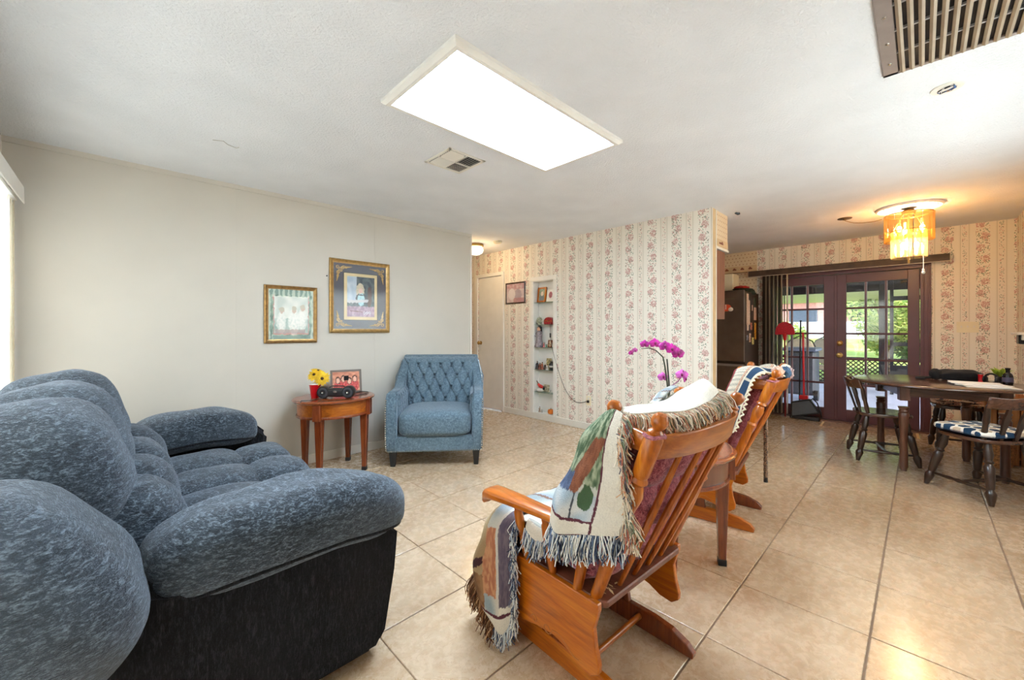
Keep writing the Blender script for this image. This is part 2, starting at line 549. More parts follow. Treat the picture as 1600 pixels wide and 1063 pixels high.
for rx0, rx1, ry0, ry1 in regions:
    for i in range(0, 18):
        for j in range(-1, 16):
            x0 = GX0 + i * GXP; y0 = GY0 + j * GYP
            ax0, ax1 = max(x0 + .0018, rx0), min(x0 + GXP - .0018, rx1)
            ay0, ay1 = max(y0 + .0035, ry0), min(y0 + GYP - .0035, ry1)
            if ax1 - ax0 < .02 or ay1 - ay0 < .02: continue
            if abs(ax1 - ax0 - GXP + .0036) < 1e-4 and abs(ay1 - ay0 - GYP + .007) < 1e-4:
                if full is None:
                    full = tile_mesh(GXP - .0036, GYP - .007).build('tile', M_tile, fl, smooth=False, normals=False)
                    o = full
                else:
                    o = full.copy(); C.objects.link(o)
            else:
                o = tile_mesh(ax1 - ax0, ay1 - ay0).build('tile', M_tile, fl, smooth=False, normals=False)
            o.location = ((ax0 + ax1) / 2, (ay0 + ay1) / 2, random.uniform(-.0006, .0004))

struct(MB().box(-.7, 7.1, -.85, 6.3, CEIL, CEIL + .1).build('ceiling', M_ceil, smooth=False))

# left wall (sofa end) and the hall's left side
w = struct(MB().box(-.64, 3.165, 3.97, 4.09, 0, CEIL).build('wall_left', M_wall, smooth=False))
MB().box(.6885, .6915, 3.9685, 3.971, .085, CEIL).build('panel_seam', M_wall, w)
MB().box(1.889, 1.892, 3.9685, 3.971, .085, CEIL).build('panel_seam', M_wall, w)
MB().box(-.52, 3.165, 3.958, 3.971, 2.405, CEIL).build('crown_strip', M_wall, w, smooth=False)
MB().box(3.150, 3.172, 3.962, 3.985, 0, CEIL).build('corner_bead', M_trim, w)
struct(MB().box(3.045, 3.165, 4.09, 6.0, 0, CEIL).build('wall_hall', M_paper_x, smooth=False))
struct(MB().box(3.0, 4.3, 6.0, 6.1, 0, CEIL).build('wall_hall_end', M_paper_y, smooth=False))
# papered wall with the display niche and the hall door
NY0, NY1, NZ0, NZ1 = 3.442, 3.802, .085, 1.915
DY0, DY1, DZ = 4.445, 5.02, 2.07
m = MB()
for a in ((1.44, NY0, 0, CEIL), (NY1, DY0, 0, CEIL), (NY0, NY1, 0, NZ0), (NY0, NY1, NZ1, CEIL), (DY0, DY1, DZ, CEIL), (DY1, 6.0, 0, CEIL)):
    m.box(4.15, 4.255, a[0], a[1], a[2], a[3])
w = struct(m.build('wall_far', M_paper_x, smooth=False))
MB().box(4.147, 4.262, 1.432, 1.441, 0, CEIL).build('end_panel', plain('wall_end_paper', (206, 180, 140), .7), w, smooth=False)
MB().box(4.245, 4.262, 1.428, 1.441, 0, CEIL).build('corner_bead', M_trim, w, smooth=False)
MB().box(4.145, 4.153, 1.429, 1.437, 0, CEIL).build('corner_bead', M_trim, w, smooth=False)
# wall of the french doors, kitchen side with dotted paper
m = MB().box(6.89, 7.0, -.82, -.084, 0, CEIL).box(6.89, 7.0, -.084, 1.66, 2.035, CEIL).box(6.89, 7.0, 1.66, 1.736, 0, CEIL)
wb = struct(m.build('wall_back', M_paper_x2, smooth=False))
wk = struct(MB().box(6.888, 7.0, 1.736, 3.35, 0, CEIL).build('wall_kitchen_back', M_dot, smooth=False))
bd = MB().box(6.882, 6.889, 1.737, 3.3, 2.13, 2.225)
def border_paint(o, rnd):
    pass
b = bd.build('paper_border', plain('border_band', (214, 186, 146), .7), wk, smooth=False)
m = MB()
for k in range(14):
    y = 1.80 + k * .11
    m.box(6.878, 6.883, y, y + .05, 2.165, 2.185); m.box(6.878, 6.883, y + .015, y + .04, 2.185, 2.2)
m.build('border_motif', plain('border_motif', (140, 84, 66), .8), wk, smooth=False)
MB().box(6.875, 6.89, 1.737, 3.3, 2.118, 2.13).build('picture_rail', plain('rail_brown', (120, 90, 66), .6), wk, smooth=False)
struct(MB().box(4.255, 7.0, 3.3, 3.4, 0, CEIL).build('wall_kitchen', M_dot_y, smooth=False))
wr = MB()
for a in ((-.64, 1.8, 0, CEIL), (4.4, 7.0, 0, CEIL), (1.8, 4.4, 0, .85), (1.8, 4.4, 2.1, CEIL)): wr.box(a[0], a[1], -.84, -.72, a[2], a[3])
struct(wr.build('wall_right', M_paper_y, smooth=False))
added_win = bpy.data.objects.new('added_window', None); C.objects.link(added_win); struct(added_win); added_win.location = (3.1, -.78, .85)  # invented window, out of view, added so the side fill can enter
m = MB()
for x in (1.8, 3.07, 4.34): m.box(x, x + .06, -.82, -.77, .85, 2.1)
for z in (.85, 2.04): m.box(1.8, 4.4, -.82, -.77, z, z + .06)
f = m.build('window_frame', M_white, added_win, smooth=False); f.location = (-3.1, .78, -.85)
for x in (1.86, 3.13):
    g = MB().box(x, x + 1.21, -.798, -.792, .91, 2.04).build('pane', M_glass, added_win, smooth=False); g.location = (-3.1, .78, -.85)
# window wall
m = MB().box(-.64, -.52, -.82, .45, 0, CEIL).box(-.64, -.52, 3.78, 4.0, 0, CEIL).box(-.64, -.52, .45, 3.78, 0, .42).box(-.64, -.52, .45, 3.78, 2.08, CEIL)
struct(m.build('wall_front', M_wall, smooth=False))
wf = MB()
for y in (.45, 1.53, 2.64, 3.72): wf.box(-.60, -.55, y, y + .06, .42, 2.08)
for z in (.42, 1.22, 2.02): wf.box(-.60, -.55, .45, 3.78, z, z + .06)
win = bpy.data.objects.new('window_1', None); C.objects.link(win); struct(win); win.location = (-.58, 2.1, .42)
f = wf.build('window_frame', M_white, win, smooth=False); f.location = (.58, -2.1, -.42)
for y in (.51, 1.59, 2.70):
    for z0, z1 in ((.48, 1.22), (1.28, 2.02)):
        g = MB().box(-.578, -.572, y, y + 1.05 if y > 1 else y + 1.02, z0, z1).build('pane', M_glass, win, smooth=False); g.location = (.58, -2.1, -.42)

# baseboards
def baseboard(name, x0, x1, y0, y1):
    struct(MB().box(x0, x1, y0, y1, 0, .085).build(name, M_trim, smooth=False, bevel=.004))
baseboard('baseboard_left', -.5, 3.15, 3.955, 3.969)
baseboard('baseboard_far', 4.135, 4.149, 1.44, 4.40)
baseboard('baseboard_hall', 3.166, 3.18, 4.0, 6.0)
baseboard('baseboard_right', -.5, 6.88, -.719, -.705)
baseboard('baseboard_back', 6.875, 6.889, -.70, -.09)

# ---------------------------------------------------------- hall door
d = bpy.data.objects.new('door_3', None); C.objects.link(d); struct(d); d.location = (4.2, 4.73, 0)
def at(o, p):   # keep world-space mesh under a parent placed elsewhere
    o.location = -Vector(p.location); return o
at(MB().box(4.155, 4.195, DY0 + .012, DY1 - .008, .012, DZ - .01).build('door_slab', M_white, d, smooth=False, bevel=.003), d)
for z in (.25, 1.85):
    at(MB().box(4.148, 4.157, DY0 + .004, DY0 + .022, z - .045, z + .045).build('hinge', M_brass, d, smooth=False), d)
m = MB().lathe([(.028, 0), (.03, .004), (.012, .008), (.011, .03), (.026, .036), (.03, .05), (.022, .062), (.0, .066)], 16,
               Matrix.Translation((4.155, 4.955, 1.03)) @ Matrix.Rotation(radians(-90), 4, 'Y'))
at(m.build('door_knob', M_brass, d), d)
struct(MB().box(4.128, 4.149, DY0 - .045, DY0 + .006, 0, DZ).box(4.128, 4.149, DY1 - .006, DY1 + .045, 0, DZ)
       .box(4.127, 4.149, DY0 - .045, DY1 + .045, DZ + .0005, DZ + .052).build('trim_3', M_white, smooth=False, bevel=.004))

# ---------------------------------------------------------- french doors
FX = 6.89
fr = struct(MB().box(6.86, 7.0, -.084, .008, 0, 1.9845).box(6.86, 7.0, 1.605, 1.66, 0, 1.9845).box(6.86, 7.0, -.084, 1.66, 1.985, 2.035)
            .box(6.85, 6.862, -.072, -.056, 0, 2.02).box(6.85, 6.862, -.03, -.018, 0, 2.02).box(6.85, 6.862, -.084, 1.6, 2.012, 2.026)
            .build('trim_1', M_maroon, smooth=False, bevel=.003))
MB().box(6.84, 7.02, -.08, 1.66, -.002, .02).build('threshold', plain('threshold_metal', (120, 90, 80), .4, .4), fr, smooth=False)
def french(name, y0, y1, py0, py1, knob_side):
    d = bpy.data.objects.new(name, None); C.objects.link(d); struct(d); d.location = (6.93, (y0 + y1) / 2, 0)
    X0, X1 = 6.905, 6.95
    zb, zt = .174, 1.864
    at(MB().box(X0, X1, y0, py0, .022, 1.982).build('stile', M_maroon, d, smooth=False, bevel=.003), d)
    at(MB().box(X0, X1, py1, y1, .022, 1.982).build('stile', M_maroon, d, smooth=False, bevel=.003), d)
    at(MB().box(X0, X1, py0, py1, .022, zb).build('bottom_rail', M_maroon, d, smooth=False, bevel=.003), d)
    at(MB().box(X0, X1, py0, py1, zt, 1.982).build('top_rail', M_maroon, d, smooth=False, bevel=.003), d)
    W = (py1 - py0); H = (zt - zb); mw = .026
    for i in (1, 2):
        y = py0 + W * i / 3
        at(MB().prism([(X0 + .002, y - mw / 2 + .006), (X0 + .012, y - mw / 2), (X1 - .008, y - mw / 2), (X1 - .008, y + mw / 2), (X0 + .012, y + mw / 2), (X0 + .002, y + mw / 2 - .006)], zb, zt, 'z')
           .build('muntin', M_maroon, d, smooth=False), d)
    for j in range(1, 5):
        z = zb + H * j / 5
        at(MB().box(X0 + .004, X1 - .01, py0, py1, z - mw / 2, z + mw / 2).build('muntin', M_maroon, d, smooth=False, bevel=.004), d)
    for i in range(3):
        for j in range(5):
            a, b2 = py0 + W * i / 3, py0 + W * (i + 1) / 3
            c, e = zb + H * j / 5, zb + H * (j + 1) / 5
            at(MB().box(6.924, 6.928, a + .008, b2 - .008, c + .008, e - .008).build('pane', M_glass, d, smooth=False), d)
    return d
d1 = french('door_1', .808, 1.600, .935, 1.490, 0)
d2 = french('door_2', .012, .802, .116, .697, 1)
at(MB().box(6.893, 6.908, .790, .822, .022, 1.982).build('astragal', M_maroon, d1, smooth=False, bevel=.003), d1)
R = Matrix.Rotation(radians(-90), 4, 'Y')
at(MB().lathe([(.034, 0), (.034, .006), (.014, .012), (.013, .03), (.028, .037), (.033, .05), (.026, .06), (0, .064)], 18, Matrix.Translation((6.905, .765, .90)) @ R).build('door_knob', M_brass, d2), d2)
at(MB().lathe([(.036, 0), (.036, .008), (.026, .014), (.02, .022), (0, .024)], 18, Matrix.Translation((6.905, .765, 1.06)) @ R).build('deadbolt', M_brass, d2), d2)
# ============================================================ OUTSIDE THE FRENCH DOORS
M_patio = plain('patio_concrete', (184, 188, 204), .45, var=.05, sc=3, bump=.1)
M_post = plain('dark_post', (15, 12, 11), .7)
M_latt = plain('lattice_wood', (58, 44, 36), .7)
M_awn = plain('cream_aluminium', (240, 228, 200), .6, var=.03)
M_fence = plain('white_fence', (226, 228, 236), .6, var=.02)
def grass_mat():
    t = NT('lawn_grass'); p = t.pos(); n = t.noise(p, .5, 5, .6); m_ = t.noise(p, 9, 4, .7)
    c = t.ramp(n, [(.3, lin((92, 118, 50))), (.5, lin((124, 142, 68))), (.7, lin((164, 160, 104)))])
    c = t.mix(t.math('MULTIPLY', m_, .5), c, lin((96, 128, 54)))
    t.set(col=c, rough=.9, spec=.1); t.bump(m_, .6, .05); return t.m
struct(MB().box(7.0, 12.3, -7, 9, -.12, -.005).build('ground_patio', M_patio, smooth=False))
m = MB(); pts = []
nx, ny = 24, 24
for j in range(ny):
    for i in range(nx):
        x = 12.3 + 50 * (i / (nx - 1)) ** 1.5; y = -40 + 90 * j / (ny - 1)
        pts.append((x, y, -.05 + .028 * (x - 12.3) + .05 * mnoise.noise(Vector((x * .3, y * .3, 0)))))
m.grid(pts, nx, ny)
struct(m.build('ground_lawn', grass_mat()))
def gz(x): return -.05 + .028 * (x - 12.3)

# lattice rail at the far edge of the patio
lr = thing('lattice_railing', 'low dark diagonal lattice railing along the far edge of the patio', 'railing', (11.9, .5, 0))
MB().box(-.03, .03, -6, 6, .56, .62).build('top_rail', M_post, lr, smooth=False)
MB().box(-.03, .03, -6, 6, 0, .05).build('bottom_rail', M_post, lr, smooth=False)
k = 0
for sgn in (1, -1):
    for i in range(-2, 130):
        y = -6 + i * .092
        y1 = y + sgn * .54
        w2 = .015; x = .012 * sgn
        mm = MB().prism([(y - w2, .04), (y + w2, .04), (y1 + w2, .57), (y1 - w2, .57)], x - .006, x + .006, 'x')
        mm.build('lattice_strip', M_latt, lr, smooth=False, normals=False)
for y, nm in ((.57, 0), (3.9, 0), (-3.2, 0)):
    p_ = MB().box(-.07, .07, -.07, .07, 0, 2.3).build('patio_post', M_post, smooth=False, bevel=.006)
    p_.location = (11.75, y, 0)
    tag(p_, {.57: 'dark square patio post seen through the right french door',
             3.9: 'dark patio post beyond the stacked blinds', -3.2: 'dark patio post out past the right wall'}[y], 'post', 'dark posts of the patio roof')
pr = thing('patio_roof', 'dark timber patio roof with fascia beam seen through the door panes', 'roof', (9.3, .5, 2.25))
MB().box(-2.28, 2.6, -2.6, 4.6, .12, .18).build('roof_deck', M_post, pr, smooth=False)
MB().box(2.40, 2.52, -2.6, 4.6, -.16, .14).build('fascia_beam', M_post, pr, smooth=False)
aw = thing('awning', 'cream ribbed aluminium awning beyond the dark patio beam', 'awning', (12.0, .5, 2.2))
for i in range(44):
    y = -5.5 + i * .25
    MB().prism([(0, .0), (2.3, -.18), (2.3, -.15), (0, .03)], y, y + .2495, 'y', Matrix.Identity(4)).build('awning_panel', M_awn, aw, smooth=False)
rl = thing('deck_rail', 'black horizontal hand rail behind the right door', 'railing', (10.6, .0, 0))
MB().box(-.03, .03, -1.2, .42, .93, 1.0).build('hand_rail', M_black, rl, smooth=False)
MB().box(-.03, .03, -1.2, .42, .30, .56).build('lower_board', M_black, rl, smooth=False)
MB().box(-.03, .03, -1.2, .42, 1.80, 1.88).build('upper_board', M_black, rl, smooth=False)
for y in (-1.2, .37): MB().box(-.025, .025, y, y + .05, 0, 2.2 if y > 0 else 1.0).build('rail_post', M_black, rl, smooth=False)

# bin, patio chairs
bn = thing('wheeled_bin', 'grey wheeled bin on the patio behind the broom', 'bin', (8.9, 1.52, 0))
M_bin = plain('grey_bin', (58, 64, 72), .5)
MB().prism([(-.24, -.22), (.24, -.22), (.24, .22), (-.24, .22)], .08, .86, 'z').build('bin_body', M_bin, bn, smooth=False, bevel=.03)
MB().prism([(-.29, -.26), (.27, -.26), (.27, .26), (-.29, .26)], .86, .92, 'z').build('bin_lid', plain('bin_lid', (112, 122, 140), .4), bn, smooth=False, bevel=.02)
for s_ in (-1, 1):
    MB().lathe([(.0, -.03), (.09, -.03), (.09, .03), (0, .03)], 16, Matrix.Translation((-.2, .24 * s_, .09)) @ Matrix.Rotation(pi / 2, 4, 'X')).build('bin_wheel', M_black, bn)
def patio_chair(x, y, yaw, label):
    t = thing('patio_chair', label, 'chair', (x, y, 0), yaw, 'metal patio chairs behind the bin')
    mt = plain('chair_metal', (60, 52, 48), .5, .4) if 'chair_metal' not in bpy.data.materials else bpy.data.materials['chair_metal']
    cu = bpy.data.materials.get('tan_cushion') or plain('tan_cushion', (176, 160, 132), .8)
    MB().tube([(-.26, -.24, .42), (-.28, -.27, .8), (-.2, -.29, 1.0), (0, -.3, 1.12), (.2, -.29, 1.0), (.28, -.27, .8), (.26, -.24, .42)], .014).build('back_frame', mt, t)
    MB().sell((0, -.24, .78), (.24, .05, .28), .8, .8, 20, 12).build('back_cushion', cu, t)
    MB().sell((0, .0, .45), (.27, .26, .05), .6, .5, 20, 10).build('seat_cushion', cu, t)
    for sx in (-1, 1):
        MB().tube([(.27 * sx, -.26, 0), (.27 * sx, -.24, .42), (.27 * sx, .24, .42), (.27 * sx, .26, 0)], .014).build('leg_frame', mt, t)
        MB().tube([(.28 * sx, -.27, .66), (.31 * sx, .0, .68), (.29 * sx, .22, .62), (.27 * sx, .24, .42)], .014).build('arm', mt, t)
patio_chair(9.9, 1.74, 95, 'patio chair with a pointed tan back behind the bin')
patio_chair(10.6, 1.50, 75, 'patio chair with arched dark frame right of the bin')

# white fence, far house
wf_ = thing('white_fence', 'long white fence across the far side of the lawn', 'fence', (36, 3, gz(36)))
for i in range(64):
    y = -26 + i * .9
    MB().box(-.04, .04, y, y + .86, 0, 1.2).build('fence_panel', M_fence, wf_, smooth=False)
hs = thing('house', 'far pale house with brick red wall and grey roof seen through the left door', 'house', (43, 8.3, gz(43)))
MB().box(-3, 3, -4.5, 6, 0, 2.9).build('house_wall', plain('house_wall', (200, 140, 126), .8), hs, smooth=False)
MB().prism([(-5.4, 2.8), (7, 2.8), (1, 4.6)], -3.6, 3.6, 'x').build('house_roof', plain('house_roof', (196, 196, 202), .8), hs, smooth=False)
MB().box(-3.08, -3.0, -2.5, -.6, 1.0, 2.1).build('window', plain('far_window', (70, 80, 92), .3), hs, smooth=False)

# trees and shrubs: real leaves on limbs
def leaf_mat(name, a, b):
    t = NT(name); n = t.noise(t.pos(), 2.2, 3, .6)
    r = t.new('ShaderNodeNewGeometry').outputs['Random Per Island']
    c = t.mix(r, lin(a), lin(b))
    t.set(col=c, rough=.55, spec=.3)
    tl = t.new('ShaderNodeBsdfTranslucent'); t.link(c, tl.inputs[0])
    mx = t.new('ShaderNodeMixShader'); mx.inputs[0].default_value = .45
    t.link(t.b.outputs[0], mx.inputs[1]); t.link(tl.outputs[0], mx.inputs[2]); t.link(mx.outputs[0], t.out.inputs[0])
    return t.m
ML1 = leaf_mat('leaves_mid', (66, 98, 42), (122, 150, 72))
ML2 = leaf_mat('leaves_bright', (104, 136, 50), (184, 194, 108))
ML3 = leaf_mat('leaves_dark', (46, 74, 40), (88, 120, 66))
ML4 = leaf_mat('leaves_red', (150, 60, 70), (200, 130, 130))
M_bark = plain('bark', (104, 84, 66), .9, bump=.3)
def tree(name, label, cat, x, y, h, r, n, ls, mat, z0=None, low=.25, group=None, blobs=9):
    z0 = gz(x) if z0 is None else z0
    t = thing(name, label, cat, (x, y, z0), 0, group)
    rnd = random.Random(int(x * 31 + y * 17))
    m = MB()
    cs = []
    tr = MB().tube([(0, 0, -.1), (.05, .03, h * .25), (-.03, .05, h * .55)], [.035 * h, .028 * h, .018 * h], 7)
    for k in range(blobs):
        a = rnd.uniform(0, 2 * pi); q = rnd.uniform(.15, .75) * r
        c = Vector((q * cos(a), q * sin(a), rnd.uniform(low + .12, .86) * h)); cs.append((c, rnd.uniform(.3, .5) * r))
        tr.tube([(0, 0, h * .3), (c.x * .5, c.y * .5, (h * .35 + c.z) / 2), tuple(c)], [.015 * h, .01 * h, .004 * h], 5)
    tr.build('trunk', M_bark, t)
    for k in range(n):
        c, rr = cs[k % len(cs)]
        v = Vector((rnd.gauss(0, 1), rnd.gauss(0, 1), rnd.gauss(0, .8))).normalized() * rr * rnd.uniform(.55, 1.05)
        p = c + v
        a = Vector((rnd.gauss(0, 1), rnd.gauss(0, 1), rnd.gauss(0, 1))).normalized()
        b_ = a.orthogonal().normalized(); l = ls * rnd.uniform(.7, 1.3)
        m.add([p - a * l, p + b_ * l * .4, p + a * l, p - b_ * l * .4], [(0, 1, 2, 3)])
    m.build('foliage', mat, t, smooth=False, normals=False)['kind'] = 'stuff'
    return t
tree('shrub', 'bright green shrub beside the dark post behind the middle panes', 'shrub', 15.0, .62, 2.5, 1.0, 4200, .07, ML2)
tree('shrub', 'darker green shrub low at the right behind the black rail', 'shrub', 15.8, -.35, 1.8, 1.1, 3000, .08, ML3)
tree('shrub', 'reddish leaved shrub behind the green shrubs at right', 'shrub', 19.5, .35, 1.7, .8, 900, .08, ML4)
tree('tree', 'spreading light green tree at the right of the lawn', 'tree', 21.0, .2, 5.4, 2.6, 6500, .12, ML2, low=.25)
hz = [(41, -2.5, 7.5, 4.4, ML1, 'broad mid green tree behind the white fence line'), (42, 3.4, 6.5, 3.2, ML3, 'tall dark green tree over the fence middle'),
      (34, -7, 7, 4.4, ML1, 'mid green tree at the far right of the garden'), (52, 17, 8, 5, ML1, 'pale green tree beside the far house roof'),
      (53, 4, 10, 5.5, ML3, 'tallest dark tree beyond the fence'), (56, 12, 9, 5.5, ML3, 'dark tree behind the far house'), (28, -12, 6, 3.6, ML2, 'bright tree out past the right wall')]
for x, y, h, r, mt, lb in hz:
    tree('tree', lb, 'tree', x, y, h, r, 6500, .27, mt, group='trees around the garden', low=.08, blobs=18)
tree('shrub', 'small pale green shrub in front of the far house', 'shrub', 24.0, 4.6, 1.3, .9, 1500, .09, ML2)
# ============================================================ NAVY RECLINING SOFA
so = thing('sofa', 'large overstuffed navy chenille sofa along the window wall', 'sofa', (.2, 2.4, 0))
OX, OY = .2, 2.4
def L(x, y, z): return (x - OX, y - OY, z)
def body(m, poly, y0, y1):
    return m.prism([(x - OX, z) for x, z in poly], y0 - OY, y1 - OY, 'y')
def wig(amp, fr, sd=0):
    def f(q, p):
        n = mnoise.noise_vector(Vector((p[0] * fr + sd, p[1] * fr, p[2] * fr)))
        return q + n * amp
    return f
side = [(-.40, .03), (.70, .03), (.735, .08), (.775, .30), (.79, .47), (.70, .56), (.10, .54), (-.05, .60), (-.28, .60), (-.39, .52)]
# side panels (bulging a little outward)
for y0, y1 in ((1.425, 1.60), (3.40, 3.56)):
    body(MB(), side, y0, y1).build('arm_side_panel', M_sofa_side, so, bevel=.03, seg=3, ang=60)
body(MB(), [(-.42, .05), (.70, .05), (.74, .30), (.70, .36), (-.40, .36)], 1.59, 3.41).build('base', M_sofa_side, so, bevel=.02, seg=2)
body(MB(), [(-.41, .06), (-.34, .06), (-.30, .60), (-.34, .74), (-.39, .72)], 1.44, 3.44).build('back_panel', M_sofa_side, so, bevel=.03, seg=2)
MB().box(-.36 - OX + .0, .66 - OX, 1.5 - OY, 3.5 - OY, 0, .05).build('plinth', M_black, so, smooth=False)
# arm pads
def pad(y, x0, x1, z, name='arm_pad'):
    cx = (x0 + x1) / 2; rx = (x1 - x0) / 2
    def dent(q, p):
        t = p[0]
        q = q.copy()
        q.z += -.05 * max(0, t) ** 2 - .03 * max(0, -t) ** 2
        q.y *= 1 + .06 * cos(t * 2)
        if abs(p[2] + .55) < .07: q.y *= .985; q.x *= .995
        return q + mnoise.noise_vector(Vector((t * 2.2, p[1] * 1.5, y))) * .012
    o = MB().sell(L(cx, y, z), (rx, .168, .125), .62, .55, 56, 34, dent=dent).build(name, M_sofa, so, ang=80)
    g_ = lambda v, e: math.copysign(abs(v) ** e, v)
    sz = .55; ca = g_(math.sqrt(1 - g_(-sz, 1 / .62) ** 2), .62)
    pts = []
    for i in range(48):
        a = 2 * pi * i / 48
        g = lambda v, e: math.copysign(abs(v) ** e, v)
        p_ = (ca * g(cos(a), .55), ca * g(sin(a), .55), -sz)
        q_ = dent(Vector((p_[0] * rx, p_[1] * .168, p_[2] * .125)), p_)
        pts.append(Vector(L(cx, y, z)) + q_)
    MB().tube(pts, .006, 6, closed=True).build('welt_cord', M_sofa_side, o)
pad(1.565, .035, .845, .575)
pad(3.42, .03, .715, .575)
# four channels: upper back roll, lower back roll, rear and front seat rolls
cols = [1.47, 1.93, 2.40, 2.88]
T = Matrix.Rotation(radians(-14), 4, 'Y')
for i, y in enumerate(cols):
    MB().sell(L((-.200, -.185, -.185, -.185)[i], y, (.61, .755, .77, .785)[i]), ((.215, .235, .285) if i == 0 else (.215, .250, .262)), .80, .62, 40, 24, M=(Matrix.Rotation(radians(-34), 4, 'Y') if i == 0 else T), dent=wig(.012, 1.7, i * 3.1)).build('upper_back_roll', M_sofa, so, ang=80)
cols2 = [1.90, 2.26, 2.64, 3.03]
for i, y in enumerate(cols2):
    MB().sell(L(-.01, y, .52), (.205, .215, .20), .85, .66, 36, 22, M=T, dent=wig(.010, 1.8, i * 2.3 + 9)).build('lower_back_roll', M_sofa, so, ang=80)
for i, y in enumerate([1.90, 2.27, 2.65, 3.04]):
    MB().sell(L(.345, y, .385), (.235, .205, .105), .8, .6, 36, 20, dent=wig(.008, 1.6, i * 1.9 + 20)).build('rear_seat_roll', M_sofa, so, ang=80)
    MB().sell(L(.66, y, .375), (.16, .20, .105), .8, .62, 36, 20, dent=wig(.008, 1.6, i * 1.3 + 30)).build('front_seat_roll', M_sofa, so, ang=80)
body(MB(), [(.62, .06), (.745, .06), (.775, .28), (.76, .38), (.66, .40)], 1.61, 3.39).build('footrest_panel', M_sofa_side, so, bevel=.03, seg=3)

# ============================================================ BLUE TUFTED ARMCHAIR
ac = thing('armchair', 'dusty blue tufted armchair with nailhead trim and black tapered legs', 'armchair', (2.27, 3.37, 0), 140.8)
# local: +y forward, x right
def tuft(x, z, px=.116, pz=.115, depth=.050):
    a = x / px; b = z / (2 * pz)
    k = 0
    d1 = abs(sin(pi * (a + b))); d2 = abs(sin(pi * (a - b)))
    n_ = min(1, sqrt(cos(pi * (a + b)) ** 2 + cos(pi * (a - b)) ** 2 + 0) )
    node = max(0, 1 - (d1 * d1 + d2 * d2) * 2.2)
    return depth * ((1 - .5 * (1 - d1) ** 3) * (1 - .5 * (1 - d2) ** 3) - .75 * node) * .75
def slab_grid(fn, nu, nv):
    return [fn(i / (nu - 1), j / (nv - 1)) for j in range(nv) for i in range(nu)]
def backfn(u, v):
    w = .335 + .06 * v
    x = (u * 2 - 1) * w
    z = .40 + .56 * v
    lean = -.20 - .145 * v
    e = min(1, min(u, 1 - u) * 16, (1 - v) * 9 + .0)
    t = tuft(x, z - .40) if v < .96 else 0
    top = 0 if v < .93 else -((v - .93) / .07) ** 2 * .06
    scal = .006 * abs(sin(pi * x / .118)) * v
    return (x, lean + .055 * sqrt(max(0, e)) + t * e + top, z + scal)
m = MB().grid(slab_grid(backfn, 141, 121), 141, 121)
m.build('tufted_back', M_blue, ac, ang=80, normals=False)
m = MB()
prof = [(-.20, .30), (-.19, .40), (-.345, .955), (-.40, .975), (-.445, .955), (-.43, .5), (-.40, .14), (-.30, .14)]
m.prism(prof, -.395, .395, 'x').build('back_shell', M_blue, ac, bevel=.012, seg=2)
